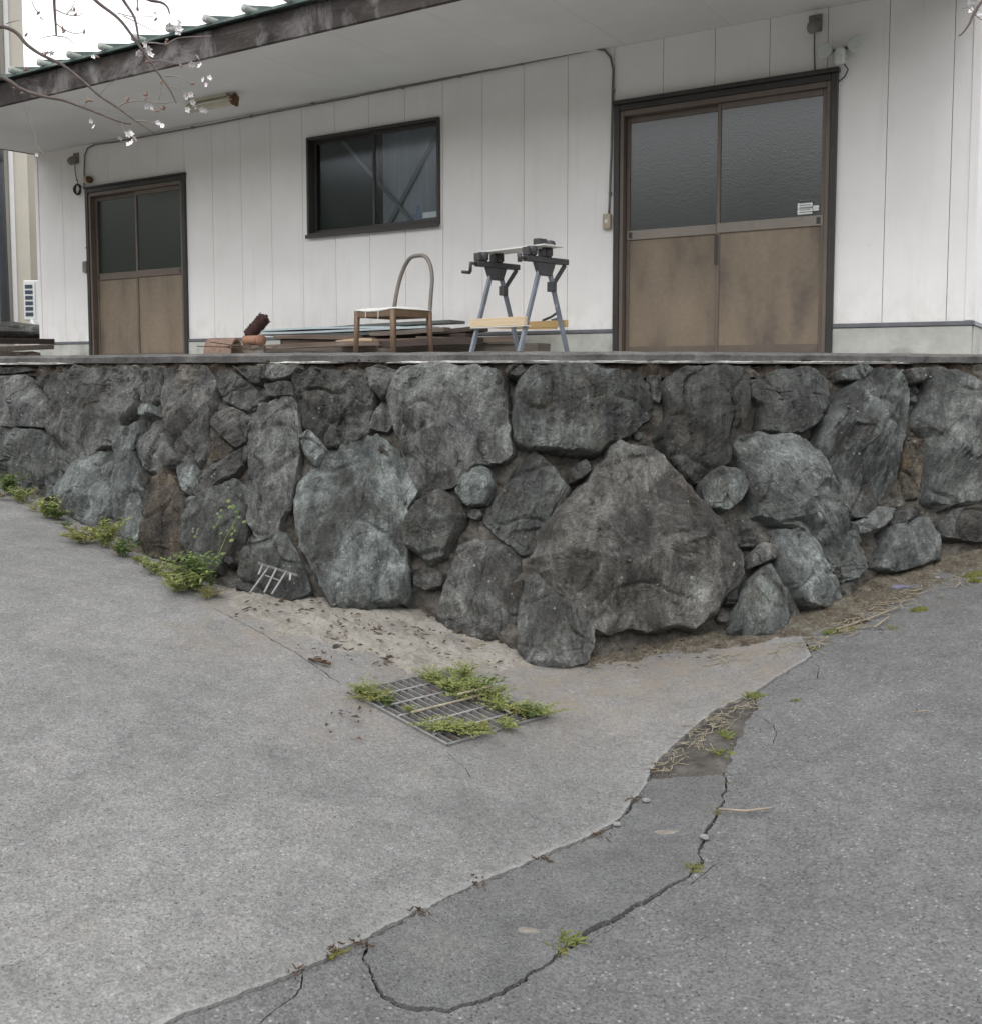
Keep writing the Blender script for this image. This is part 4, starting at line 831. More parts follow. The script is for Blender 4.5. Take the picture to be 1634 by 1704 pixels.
# ---- sliding doors
def sliding_door(o, name_lbl, k, mats, split, mid_px, head):
    x0, x1, z0, z1 = o; fr, sash, glass_z = mats, None, mid_px
    f = 0.030; y0 = -0.035
    d = B('sliding_door', mats[0], bld, ((x0-0.02, y0, 0.0), (x0+f, 0.10, z1+0.02)), ((x1-f, y0, 0.0), (x1+0.02, 0.10, z1+0.02)), ((x0+f+.001, y0, z1-head), (x1-f-.001, 0.10, z1+0.02)), ((x0+f+.001, -0.02, 0.0), (x1-f-.001, 0.10, 0.03)), bevel=0.004)
    d['label'] = name_lbl
    B('inner_frame', mats[1], d, ((x0+f+.001, y0+.012, 0.031), (x0+f+.034, 0.10, z1-head-.001)), ((x1-f-.034, y0+.012, 0.031), (x1-f-.001, 0.10, z1-head-.001)), ((x0+f+.035, y0+.012, z1-head-.045), (x1-f-.035, 0.10, z1-head-.001)), bevel=.003); x0 += .034; x1 -= .034; z1 -= .045
    xm = (x0+x1)/2+split; st = 0.032
    for s in range(2):
        a, b = (x0+f, xm+st*0.5) if s == 0 else (xm-st*0.5+0.0, x1-f); yy = 0.045 if s == 0 else 0.005
        zt = z1-head
        sd_ = B('door_leaf', mats[1], d, ((a+0.002, yy, 0.031), (a+st, yy+0.03, zt)), ((b-st, yy, 0.031), (b-0.002, yy+0.03, zt)), ((a+st+.001, yy, 0.031), (b-st-.001, yy+0.03, 0.10)), ((a+st+.001, yy, zt-0.05), (b-st-.001, yy+0.03, zt)), bevel=0.003)
        B('mid_rail', mats[2], d, ((a+st*0.3, yy-0.004, mid_px-0.045), (b-st*0.3, yy+0.029, mid_px+0.035)), bevel=0.003)
        B('lower_panel', 'door_panel', d, ((a+st, yy+0.012, 0.099), (b-st, yy+0.020, mid_px-0.04)), bevel=0)
        B('glass_pane', 'frosted_glass', d, ((a+st, yy+0.012, mid_px+0.03), (b-st, yy+0.018, zt-0.048)), bevel=0)
        hx = a+0.03 if s == 0 else b-0.06
        B('door_pull', 'alu_dark', d, ((hx, yy-0.007, mid_px-0.03), (hx+0.03, yy-0.003, mid_px+0.02)), bevel=0)
    return d
mzL = (Z(170, 458)+Z(300, 450))/2; mzR = (Z(1060, 388)+Z(1355, 366))/2
dL = sliding_door(doorL, 'dark brown two-leaf sliding door with rust-stained lower panels', 0, ('frame_black', 'alu_brown', 'alu_brown'), 0.0, mzL, 0.03)
dR = sliding_door(doorR, 'large brown two-leaf sliding door with a paper sticker on its glass', 1, ('frame_black', 'alu_brown', 'alu_pale'), -0.01, mzR, 0.03)
# warped head board over the right door, latch plate
B('head_trim', 'frame_black', dR, ((doorR[0]-0.03, -0.06, doorR[3]+0.021), (doorR[1]+0.03, 0.0, doorR[3]+0.055)), bevel=0.004)
B('head_trim', 'frame_black', dL, ((doorL[0]-0.03, -0.05, doorL[3]+0.021), (doorL[1]+0.03, 0.0, doorL[3]+0.045)), bevel=0.004)
B('catch_plate', 'alu_dark', dR, (((doorR[0]+doorR[1])/2-0.035, 0.000, mzR-0.30), ((doorR[0]+doorR[1])/2-0.005, 0.004, mzR-0.06)), bevel=0)
sx, sz = WL(1327, 357, 0.015); ex, ez = WL(1352, 336, 0.015)
B('sticker', 'sticker', dR, ((sx, 0.010, sz), (ex, 0.0145, (sz+ez)/2-0.002)), ((sx, 0.010, (sz+ez)/2+0.002), (ex, 0.0145, ez)), ((ex+0.004, 0.010, sz+0.02), (ex+0.05, 0.0145, sz+0.042)), ((ex+0.004, 0.010, ez-0.05), (ex+0.05, 0.0145, ez-0.028)), bevel=0)
m = NM('print_line'); m.fin((0.16, 0.16, 0.18), 0.6)
B('sticker_print', 'print_line', dR, *[((sx+0.012, 0.0085, sz+0.012+0.018*k), (sx+0.012+(0.085 if k % 2 else 0.105), 0.0096, sz+0.018+0.018*k)) for k in range(6)], bevel=0)
# ---- window
x0, x1, z0, z1 = win; f = 0.028
wn = B('window', 'alu_dark', bld, ((x0, -0.03, z0), (x0+f, 0.10, z1)), ((x1-f, -0.03, z0), (x1, 0.10, z1)), ((x0+f+.001, -0.03, z1-f), (x1-f-.001, 0.10, z1)), ((x0+f+.001, -0.03, z0), (x1-f-.001, 0.10, z0+f)), bevel=0.003)
wn['label'] = 'dark aluminium two-pane sliding window with cross bracing behind the glass'
xm = X(620, 300)
for s in range(2):
    a, b = (x0+f, xm+0.012) if s == 0 else (xm-0.012, x1-f); yy = 0.055 if s == 0 else 0.015; st = 0.028
    B('sash', 'alu_dark' , wn, ((a, yy, z0+f), (a+st, yy+0.026, z1-f)), ((b-st, yy, z0+f), (b, yy+0.026, z1-f)), ((a+st+.001, yy, z0+f), (b-st-.001, yy+0.026, z0+f+0.035)), ((a+st+.001, yy, z1-f-0.035), (b-st-.001, yy+0.026, z1-f)), bevel=0.002)
    B('glass_pane', 'clear_glass', wn, ((a+st, yy+0.010, z0+f+0.034), (b-st, yy+0.015, z1-f-0.034)), bevel=0)
B('sash_edge', 'alu_pale', wn, ((xm-0.030, 0.050, z0+f+0.002), (xm-0.018, 0.0545, z1-f-0.002)), bevel=0)
B('window_sill', 'alu_dark', wn, ((x0-0.01, -0.05, z0-0.028), (x1+0.01, -0.0305, z0+0.01)), bevel=0.003)
# room behind: a curtain board with diagonal bracing just inside the glass
B('inner_lining', 'room_dark', wn, ((x0-0.3, 0.22, z0-0.3), (xm, 0.25, z1+0.3)), bevel=0); B('curtain', 'curtain', wn, ((xm+.001, 0.17, z0-0.1), (x1+0.2, 0.19, z1+0.1)), bevel=0)
mb = MB(); mb.bar((X(690, 390), 0.13, z0-0.05), (X(545, 240), 0.13, z1+0.05), 0.035, 0.012, (0, 1, 0)); mb.build('brace', 'room_pale', wn)
mb = MB(); mb.bar((X(620, 350), 0.15, z0-0.05), (X(735, 215), 0.15, z1+0.1), 0.045, 0.012, (0, 1, 0)); mb.build('brace', 'room_pale', wn)
sx, sz = WL(700, 362); B('paper_slip', 'sticker', wn, ((sx, 0.035, sz), (sx+0.17, 0.038, sz+0.055)), bevel=0)
B('sticker', 'sticker_blue', wn, ((sx-0.07, 0.035, sz+0.0), (sx-0.035, 0.038, sz+0.13)), ((sx-0.11, 0.035, sz-0.01), (sx-0.072, 0.038, sz+0.05)), bevel=0)
# floor inside so nothing shows through
B('room_floor', 'room_dark', bld, ((0.14, 0.15, 0.001), (LEN-0.14, DEP-0.12, 0.02)), bevel=0); B('room_ceiling', 'room_dark', bld, ((0.14, 0.15, Hs-0.05), (LEN-0.14, DEP-0.12, Hs)), bevel=0)

# ---- fittings on the wall (each a thing of its own)
def fit(name, label, cat, px, py, y=0.0, group=None):
    x, z = WL(px, py, y); p = BO+E1*x+Vector((0, 0, z))-BN*y; o = empty(name, p, ROT); return tag(o, label, cat, group)
def wl(px, py, o, y=-0.02):
    x, z = WL(px, py, y); l = o.location-BO; return (x-l.dot(E1), y+l.dot(BN), z-l.z)
o = fit('conduit_pipe', 'grey conduit running under the eave and down to the switch beside the large door', 'conduit', 1012, 355)
path = [wl(*p, o) for p in ((600, 158), (700, 139), (800, 119), (900, 99), (965, 86), (990, 80), (1006, 83), (1016, 95), (1020, 115), (1019, 150), (1017, 250), (1014, 330), (1013, 356))]
MB().tube(path, 0.010, 8).build('pipe', 'conduit', o, True)
for p in ((670, 145), (765, 126), (868, 105), (1020, 150), (1015, 322)):
    v = Vector(wl(*p, o)); mb = MB(); mb.tube([v-Vector((0.012, 0, 0)), v+Vector((0.012, 0, 0))] if p[0] < 1000 else [v-Vector((0, 0, 0.012)), v+Vector((0, 0, 0.012))], 0.016, 8); mb.build('clip', 'fixture_old', o)
o = fit('switch_box', 'beige switch box on the wall beside the large door', 'switch box', 1012, 369); B('box', 'box_beige', o, ((-0.035, -0.05, -0.065), (0.035, -0.001, 0.065)), bevel=0.006); B('button', 'sticker', o, ((-0.012, -0.056, -0.015), (0.012, -0.0505, 0.015)), bevel=0.002)
o = fit('conduit_pipe', 'thin conduit running under the eave and down past the smaller dark door', 'conduit', 143, 445)
path = [wl(*p, o) for p in ((598, 159), (450, 187), (350, 207), (250, 225), (190, 236), (158, 240), (146, 246), (141, 258), (140, 285), (140, 310))]
MB().tube(path, 0.009, 8).build('pipe', 'conduit', o, True)
MB().tube([wl(*p, o) for p in ((142, 312), (144, 380), (146, 436))], 0.012, 8).build('riser', 'conduit_green', o, True)
for p in ((215, 232), (320, 212), (418, 193), (520, 173), (145, 412)):
    v = Vector(wl(*p, o)); mb = MB(); mb.tube([v-Vector((0.014, 0, 0)), v+Vector((0.014, 0, 0))], 0.016, 8); mb.build('clip', 'fixture_old', o)
o = fit('switch_box', 'small grey switch box on the wall beside the smaller dark door', 'switch box', 145, 444); B('box', 'box_grey', o, ((-0.035, -0.045, -0.07), (0.03, -0.001, 0.07)), bevel=0.005); B('cover', 'fixture_old', o, ((-0.026, -0.049, -0.05), (0.022, -0.0455, 0.05)), bevel=0.002)
o = fit('junction_socket', 'yellowed weathered cable socket on the wall above the smaller door', 'socket', 149, 300); 
MB().tube([(-0.05, -0.02, 0.02), (-0.02, -0.04, 0.01), (0.05, -0.05, 0.0)], [0.026, 0.046, 0.044], 10).build('body', 'lamp_cream', o, True); MB().tube([(0.05, -0.05, 0), (0.078, -0.053, -0.006)], 0.041, 10).build('collar', 'rust', o, True)
def lamp_holder(px, py, label, drop):
    o = fit('lamp_holder', label, 'lamp holder', px, py, group='old lamp holders under the eave')
    B('base_plate', 'fixture_old', o, ((-0.05, -0.02, -0.03), (0.05, -0.0005, 0.10)), bevel=0.006)
    M = Matrix.Translation((0, -0.02, 0.03)) @ Matrix.Rotation(R(125), 4, 'X'); MB().lathe([(0.03, 0), (0.045, 0.02), (0.05, 0.06), (0.042, 0.10), (0.03, 0.11)], 14, M).build('socket', 'fixture_old', o, True)
    MB().tube([(0.0, -0.03, -0.02), (0.0, -0.03, -0.12), (0.004, -0.012, -drop)], 0.005, 6).build('wire', 'cable', o, True); return o
lamp_holder(1357, 47, 'old lamp holder with its wire dropping to the large door head', 0.34)
lamp_holder(128, 268, 'old lamp holder with a black cable coil hanging below it', 0.24)
o = fit('cable_coil', 'coil of black cable hanging beside the smaller dark door', 'cable coil', 130, 315, -0.03)
mb = MB()
mb.tube([(0.055*math.cos(a)*(1+0.05*math.sin(3*a)), -0.01+0.01*math.sin(a*1.5), 0.06*math.sin(a)) for a in [2*math.pi*3*i/60 for i in range(61)]], 0.011, 6); mb.build('loops', 'cable', o, True); MB().tube([(0, -0.005, 0.055), (0.0, -0.005, 0.12)], 0.004, 6).build('hook', 'cable', o, True)
o = fit('twin_floodlight', 'white twin-head sensor floodlight at the upper corner of the large door', 'floodlight', 1402, 95)
B('mount', 'lamp_white', o, ((-0.04, -0.05, -0.02), (0.04, -0.001, 0.07)), bevel=0.006)
MB().lathe([(0.028, -0.07), (0.038, -0.05), (0.04, 0.03), (0.03, 0.05)], 14, Matrix.Translation((0, -0.09, -0.005))).build('sensor', 'lamp_white', o, True)
for s, (dx, dz) in ((-1, (-0.10, 0.055)), (1, (0.095, 0.065))):
    M = Matrix.Translation((dx, -0.05, dz)) @ Matrix.Rotation(R(s*14), 4, 'Z') @ Matrix.Rotation(R(100), 4, 'X')
    hd = MB().lathe([(0.018, -0.05), (0.038, -0.02), (0.052, 0.03), (0.055, 0.055), (0.048, 0.056)], 18, M).build('lamp_head', 'lamp_white', o, True)
    MB().lathe([(0.046, 0.0565), (0.046, 0.060)], 18, M).build('lens', 'lens', hd)
    MB().tube([(0, -0.05, 0.05), (dx*0.7, -0.05, dz-0.01)], 0.012, 8).build('arm', 'trim_grey', o, True)
MB().tube([(0.02, -0.05, -0.06), (0.045, -0.02, -0.10), (0.02, -0.015, -0.15), (-0.02, -0.03, -0.185)], 0.005, 6).build('lead', 'cable', o, True)
# fluorescent batten under the soffit
def soff(px, py):
    d = ray(px, py); best = None
    lo, hi = -OV, 0
    for y in [(-OV+OV*i/400) for i in range(401)]:
        x, z = WL(px, py, y); e = abs(z-(ZS+y/OV*(ZS-ZF))); 
        if best is None or e < best[0]: best = (e, x, y, z)
    return best[1:]
ax, ay, azz = soff(318, 168); bx, by, bz = soff(388, 152)
o = empty('fluorescent_light', BO+E1*((ax+bx)/2)-BN*((ay+by)/2)+Vector((0, 0, (azz+bz)/2)), ROT); tag(o, 'old cream fluorescent light fixed under the eave with a rusty end', 'light')
hl = 0.29
MB().lathe([(0.034, -hl), (0.046, -hl+0.02), (0.046, hl-0.02), (0.034, hl)], 14, Matrix.Translation((0, 0, -0.075)) @ Matrix.Rotation(R(90), 4, 'Y')).build('diffuser', 'lamp_cream', o, True)
B('mount', 'lamp_cream', o, ((-hl+0.05, -0.035, -0.03), (hl-0.05, 0.035, 0.0)), bevel=0.004)
for s in (-1, 1): MB().lathe([(0.042, -.005), (0.05, 0.005), (0.05, 0.03), (0.025, 0.04)], 14, Matrix.Translation((s*hl, 0, -0.075)) @ Matrix.Rotation(R(90*s), 4, 'Y')).build('end_cap', 'rust' if s > 0 else 'lamp_cream', o, True)
MB().tube([(hl+0.02, 0, -0.03), (hl+0.05, 0, -0.06), (hl+0.05, 0, -0.14)], [0.03, 0.03, 0.018], 8).build('bracket', 'rust', o, True)

# ------------------------------------------------------------------ neighbour's house, outdoor unit
nh = empty('neighbour_house', P(-60, 560, 16.5), R(27)); nh.location.z = 1.6; tag(nh, 'beige house with horizontal siding standing behind the left end of the building', 'house')
x_edge = 0
m = NM('house_lap'); co = m.coord(); z_ = m.sep(co, 2); fr = m.math('FRACT', m.math('MULTIPLY', z_, 9.0)); col = m.mix(m.ramp(m.noise(co, 2, 4), [(0.3, 0), (0.7, 1)]), (0.49, 0.455, 0.39), (0.535, 0.50, 0.435)); m.fin(col, 0.7, fr, 0.5, 0.012, 0.3)
def nloc(px):
    u = (px-CX)/F; c_, s_ = math.cos(R(27)), math.sin(R(27)); l = nh.location; return (u*l.y-l.x)/(c_-u*s_)
B('wall', 'house_lap', nh, ((-6, 0, 0.3), (nloc(56)+0.02, 7, 11)), bevel=0)
B('wall', 'house_lap', nh, ((nloc(56)+0.021, 0.6, 0.3), (nloc(56)+2.2, 7, 4.6)), bevel=0)
B('foundation', 'plinth', nh, ((-6.02, -0.02, 0), (nloc(56)+2.2, 6.9, 0.299)), bevel=0.005)
B('corner_board', 'house_trim', nh, ((nloc(27), -0.04, 0.31), (nloc(35), -0.001, 11)), bevel=0.006)
B('wall_strip', 'house_side', nh, ((-6, -0.03, 0.31), (nloc(4), -0.001, 11)), bevel=0)
MB().tube([(nloc(14), -0.10, 0.35), (nloc(12), -0.10, 3.2), (nloc(8), -0.10, 11)], 0.075, 10).build('downpipe', 'pipe_dark', nh, True)
MB().tube([(nloc(11), -0.13, 3.35), (nloc(2), -0.15, 3.65), (nloc(-30), -0.15, 3.8)], 0.09, 10).build('gutter', 'pipe_dark', nh, True)
au = empty('air_conditioner_unit', P(60, 560, 14.2), R(-6)); au.location.z = 1.6; tag(au, 'white outdoor air conditioner unit standing beside the beige house', 'air conditioner')
zb_ = P(60, 533, 14.2).z-1.6; zt_ = P(60, 466, 14.2).z-1.6; ul = P(38, 500, 14.2).x-au.location.x
body = B('casing', 'ac_white', au, ((ul, 0, zb_), (ul+0.82, 0.30, zt_)), bevel=0.012)
B('side_strip', 'ac_white', au, ((ul+0.01, -0.012, zb_+0.01), (ul+0.185, -0.0005, zt_-0.01)), bevel=0.004)
for k in range(6):
    zz = zb_+0.06+k*(zt_-zb_-0.10)/6; B('louvre_slot', 'ac_slot', au, ((ul+0.035, -0.016, zz), (ul+0.15, -0.0125, zz+0.055)), bevel=0)
MB().lathe([(0.24, 0), (0.24, 0.012), (0.225, 0.02)], 28, Matrix.Translation((ul+0.50, -0.0005, (zb_+zt_)/2)) @ Matrix.Rotation(R(90), 4, 'X')).build('fan_ring', 'ac_white', au)
MB().lathe([(0.215, 0.021), (0.215, 0.026)], 28, Matrix.Translation((ul+0.50, -0.0005, (zb_+zt_)/2)) @ Matrix.Rotation(R(90), 4, 'X')).build('fan_grille', 'ac_grille', au)
for dx in (0.10, 0.62): B('foot', 'house_trim', au, ((ul+dx, -0.03, 0.0), (ul+dx+0.20, 0.32, zb_-0.001)), bevel=0.006)
MB().tube([(ul+0.15, -0.06, zb_), (ul+0.28, -0.12, zb_-0.16), (ul+0.46, -0.22, zb_-0.33), (ul+0.55, -0.25, 0.02)], 0.022, 8).build('drain_hose', 'house_trim', au, True)
# low bank of stones and brown boards left of the building
mb = MB(); V = []; nx, ny = 60, 14
for i in range(nx+1):
    for j in range(ny+1):
        x = -9.5+3.9*i/nx; y = 10.4+3.6*j/ny; e = min(1, j/3, (ny-j)/2+0.3, (nx-i)/4)
        V.append((x, y, 1.55+0.20*e*(0.7+0.8*noise.noise(Vector((x*1.6, y*1.6, 2)))+0.4*fbm(Vector((x*5, y*5, 1)), 3))))
mb.add(V, [(i*(ny+1)+j, (i+1)*(ny+1)+j, (i+1)*(ny+1)+j+1, i*(ny+1)+j+1) for i in range(nx) for j in range(ny)]); kind(mb.build('earth_bank', 'rust_soil', smooth=True), 'structure')
def board(p, q, wd, th, mat, name, label, cat='board', group=None, bevel=0.004):
    p, q = Vector(p), Vector(q); mid = (p+q)/2; o = MB().bar(p-mid, q-mid, wd, th).build(name, mat, None, bevel=bevel); o.location = mid; return tag(o, label, cat, group)
board(P(-30, 581, 9.4), P(78, 577, 11.0), 0.16, 0.05, 'wood_grey', 'timber_board', 'grey weathered board lying on the earth left of the building')
board(P(-40, 567, 10.2), P(74, 568, 11.6), 0.25, 0.06, 'wood_dark', 'timber_board', 'dark brown board lying on the earth left of the building')
def rockthing(loc, r, mat, name, label, seed, sc=(1, 0.8, 0.6), group=None, cat='rock'):
    bm = bmesh.new(); bmesh.ops.create_icosphere(bm, subdivisions=3, radius=1)
    for v in bm.verts:
        d = 1+0.25*noise.noise(v.co*1.3+Vector((seed, 0, 0)))+0.10*noise.noise(v.co*4+Vector((seed, 3, 0))); v.co = Vector((v.co.x*sc[0], v.co.y*sc[1], v.co.z*sc[2]))*d*r
    me = bpy.data.meshes.new(name); bm.to_mesh(me); bm.free(); me.materials.append(MATS[mat]); o = bpy.data.objects.new(name, me); link(o); o.location = loc; return tag(o, label, cat, group)
rockthing(P(20, 552, 13.4), 0.45, 'stone_dark', 'rock', 'long dark rock on the earth bank by the air conditioner', 1, (1.3, .6, .28))

# ------------------------------------------------------------------ things on the terrace
TZ = 1.6
def T(px, Y): p = P(px, 580, Y); return Vector((p.x, p.y, TZ))
# timber pile: boards laid parallel to the wall
def pile(px0, px1, z0, z1, y_off, dep, mat, label, name='timber_board', tilt=0.0, rz=0.0, group=None):
    xa = WL(px0, 560, -y_off)[0]; xb = WL(px1, 560, -y_off)[0]; mid = BO+E1*((xa+xb)/2)+BN*y_off; mid.z = TZ+(z0+z1)/2
    h = (xb-xa)/2; mb = MB(); hz = (z1-z0)/2
    ns = 10; V = []
    for i in range(ns+1):
        x = -h+2*h*i/ns; bow = 0.012*math.sin(i/ns*3.1+px0)+0.006*noise.noise(Vector((i, px0, 1)))
        V += [(x, -dep/2, -hz+bow), (x, dep/2, -hz+bow), (x, dep/2, hz+bow), (x, -dep/2, hz+bow)]
    mb.add(V, [(4*i+j, 4*i+4+j, 4*i+4+(j+1) % 4, 4*i+(j+1) % 4) for i in range(ns) for j in range(4)]+[(0, 1, 2, 3), (4*ns+3, 4*ns+2, 4*ns+1, 4*ns)])
    o = mb.build(name, mat); o.location = mid; o.rotation_euler = (0, tilt, ROT+rz); return tag(o, label, 'board' if 'board' in name else 'sheet', group)
gp_ = 'boards of the timber pile by the wall'
def hz_(py, y_off, px=650): return WL(px, py, -y_off)[1]
pile(372, 905, 0.00, hz_(573, .75, 650), .75, .22, 'wood_grey', 'longest thick grey board at the bottom of the timber pile', group=gp_)
pile(395, 800, 0.0, hz_(571, .45, 600), .45, .25, 'wood_dark', 'dark board at the bottom of the timber pile against the wall', group=gp_)
pile(480, 760, hz_(572, .75), hz_(562, .75), .78, .16, 'wood_old', 'brown board with a pale sawn patch in the timber pile', group=gp_)
pile(476, 690, hz_(571, .45), hz_(556, .5), .5, .16, 'wood_grey', 'short thick grey beam halfway up the timber pile', group=gp_)
pile(650, 770, hz_(571, .45), hz_(557, .5), .5, .18, 'wood_old', 'short brown block halfway up the timber pile behind the chair', group=gp_)
pile(565, 625, hz_(571, .9), hz_(564, .9), .9, .10, 'wood_cut', 'short fresh-cut pale offcut in the timber pile', group=gp_)
pile(700, 800, hz_(556, .5), hz_(549, .5), .5, .25, 'wood_dark', 'dark split board near the top of the timber pile', tilt=R(-3), group=gp_)
pile(455, 660, hz_(556, .5), hz_(551, .5), .55, .30, 'sheet_grey', 'grey flat sheet under the pale blue sheets on the pile', 'flat_sheet')
pile(425, 720, hz_(550.5, .5), hz_(547, .5), .60, .22, 'sheet_blue', 'pale blue metal sheet lying on top of the timber pile', 'flat_sheet')
pile(440, 680, hz_(546.5, .5), hz_(543.5, .5), .45, .25, 'sheet_blue', 'narrower pale blue sheet lying behind on the timber pile', 'flat_sheet')
pile(490, 762, hz_(546, .3), hz_(541, .3), .28, .25, 'sheet_grey', 'dark grey board on top of the pile against the wall', 'flat_sheet', tilt=R(-1.5))
pile(800, 925, hz_(546, .25, 860), hz_(533, .25, 860), .2, .04, 'wood_yellow', 'yellow-brown board leaning behind the workbench legs', group=None)
for i, (pa, pb, za, zb2, yo, dp, mt, lb) in enumerate(((420, 640, 577, 569, 1.0, .12, 'wood_old', 'brown rough board at the front of the timber pile'), (640, 800, 577, 566, .95, .14, 'wood_dark', 'dark board at the front of the pile under the chair side'), (500, 780, 566, 558, .62, .14, 'wood_dark', 'dark long board under the sheets of the timber pile'), (460, 600, 562, 555, .85, .10, 'wood_old', 'reddish board end under the pale blue sheets'), (700, 860, 571, 562, .85, .12, 'wood_old', 'brown board between pile and workbench legs'), (620, 745, 556, 549, .72, .10, 'wood_grey', 'grey board behind the chair legs on the pile'))):
    pile(pa, pb, max(0.0, hz_(za, yo)), max(0.03, hz_(zb2, yo)), yo, dp, mt, lb, rz=R((-1.5, 2, 1, -2, 1.2, -1)[i]), group=gp_)
# brown brush standing tilted on a clay pipe piece, basket
o = empty('scrub_brush', P(427, 556, 8.9)); o.location.z = P(427, 556, 8.9).z; tag(o, 'dark brown bristle brush tilted up beside the timber pile', 'brush')
a, b = P(412, 561, 8.9)-o.location, P(443, 526, 8.9)-o.location; d = (b-a)
mb = MB(); n_ = 26
pts = [a+d*(i/n_) for i in range(n_+1)]; mb.tube(pts, [0.056*(min(1, 0.6+i*0.2, 0.55+(n_-i)*0.2))*(1+0.10*noise.noise(Vector((i*0.9, 1, 1)))) for i in range(n_+1)], 14); mb.build('bristles', 'bristle', o, True)
rr = random.Random(3); mb = MB(); u = d.normalized(); s1 = u.orthogonal().normalized(); s2 = u.cross(s1)
for i in range(260):
    t = rr.uniform(0.02, 0.98); an = rr.uniform(0, 6.28); p = a+d*t+(s1*math.cos(an)+s2*math.sin(an))*0.053; q = p+(s1*math.cos(an)+s2*math.sin(an))*rr.uniform(.005, .012)+u*rr.uniform(-.01, .01); mb.tube([p, q], 0.003, 3, False)
mb.build('bristle_tips', 'bristle', o); MB().tube([a-u*0.06, b+u*0.015], 0.016, 8).build('spine', 'wood_dark', o, True)
o = empty('clay_pipe', P(424, 566, 8.8)); o.location.z = TZ; tag(o, 'short orange clay pipe lying by the end of the timber pile', 'pipe')
zc_ = P(424, 566, 8.8).z-TZ; dd = Vector((0.8, -0.6, 0))
MB().tube([Vector((0, 0, zc_))-dd*0.13, Vector((0, 0, zc_))+dd*0.08], 0.044, 16).build('barrel', 'clay', o, True); MB().tube([Vector((0, 0, zc_))+dd*0.075, Vector((0, 0, zc_))+dd*0.10], 0.05, 16).build('rim', 'clay', o, True)
B('support_block', 'wood_grey', o, ((-0.09, -0.05, 0), (0.09, 0.05, max(0.02, zc_-0.05))))
o = empty('clay_tile', T(372, 8.7), R(-20)); tag(o, 'curved reddish-brown clay roof tile lying beside the orange clay pipe', 'roof tile')
zt_ = P(372, 562, 8.7).z-TZ; n_ = 14; V = []
for j in range(2):
    for i in range(n_+1):
        a = math.pi*i/n_
        for r_ in (1.0, 0.88): V.append((-0.14+0.28*j, 0.10*r_*math.cos(a), zt_*r_*math.sin(a)))
b2 = 2*(n_+1); fs = []
for i in range(n_):
    a0, a1, c0, c1 = 2*i, 2*i+2, b2+2*i, b2+2*i+2; fs += [(a0, a1, c1, c0), (a1+1, a0+1, c0+1, c1+1), (a0, a0+1, a1+1, a1), (c1, c1+1, c0+1, c0)]
fs += [(0, b2, b2+1, 1), (2*n_, 2*n_+1, b2+2*n_+1, b2+2*n_)]
MB().add(V, fs).build('shell', 'basket', o, False)
rr = random.Random(9); mb = MB()
for i in range(12):
    x = rr.uniform(375, 470); p = P(x, rr.uniform(572, 582), 7.9); mb.tube([p, p+Vector((rr.uniform(-.25, .25), rr.uniform(-.1, .1), rr.uniform(-.02, .03)))], 0.004, 5)
kind(mb.build('dry_twigs', 'litter'), 'stuff'); tag(bpy.data.objects['dry_twigs'], 'scattered dry twigs on the terrace edge below the clay tile', 'twigs')

# chair with a hoop back
ch = empty('chair', T(655, 7.7), R(-40)); tag(ch, 'wooden chair with a bent hoop back and pale seat pad on the terrace', 'chair')
s = 0.40; hs_ = s/2; sh = P(655, 517, 7.7).z-TZ
for (x, y) in ((-hs_, -hs_), (hs_, -hs_), (hs_, hs_), (-hs_, hs_)):
    mb = MB(); mb.tube([(x*1.04, y*1.04, 0), (x, y, sh*0.5), (x*0.98, y*0.98, sh-0.005)], [0.017, 0.021, 0.024], 8); mb.build('leg', 'wood_chair', ch, True)
B('seat_rail', 'wood_chair', ch, ((-hs_+.024, -hs_-.012, sh-.055), (hs_-.024, -hs_+.012, sh)), bevel=.003); B('seat_rail', 'wood_chair', ch, ((-hs_+.024, hs_-.012, sh-.055), (hs_-.024, hs_+.012, sh)), bevel=.003)
B('seat_rail', 'wood_chair', ch, ((-hs_-.012, -hs_+.024, sh-.055), (-hs_+.012, hs_-.024, sh)), bevel=.003); B('seat_rail', 'wood_chair', ch, ((hs_-.012, -hs_+.024, sh-.055), (hs_+.012, hs_-.024, sh)), bevel=.003)
mb = MB(); V = []; nn_ = 14
for i in range(nn_+1):
    for j in range(nn_+1):
        x = -1+2*i/nn_; y = -1+2*j/nn_; h = 0.032*(1-abs(x)**5)*(1-abs(y)**5)-0.022*(1-x*x)*(0.5-0.5*y)+0.004*noise.noise(Vector((x*2, y*2, 5)))
        V.append((x*(hs_+.015), y*(hs_+.015), sh+0.004+h))
ng = len(V); V += [(v[0], v[1], sh+0.001) for v in V]
idx = lambda i, j: i*(nn_+1)+j
fs = [(idx(i, j), idx(i+1, j), idx(i+1, j+1), idx(i, j+1)) for i in range(nn_) for j in range(nn_)]; fs += [tuple(ng+k for k in f[::-1]) for f in fs]
bd_ = [idx(i, 0) for i in range(nn_)]+[idx(nn_, j) for j in range(nn_)]+[idx(i, nn_) for i in range(nn_, 0, -1)]+[idx(0, j) for j in range(nn_, 0, -1)]
fs += [(bd_[i], bd_[i-1], ng+bd_[i-1], ng+bd_[i]) for i in range(len(bd_))]
mb.add(V, fs); mb.build('seat_pad', 'cushion', ch, True)
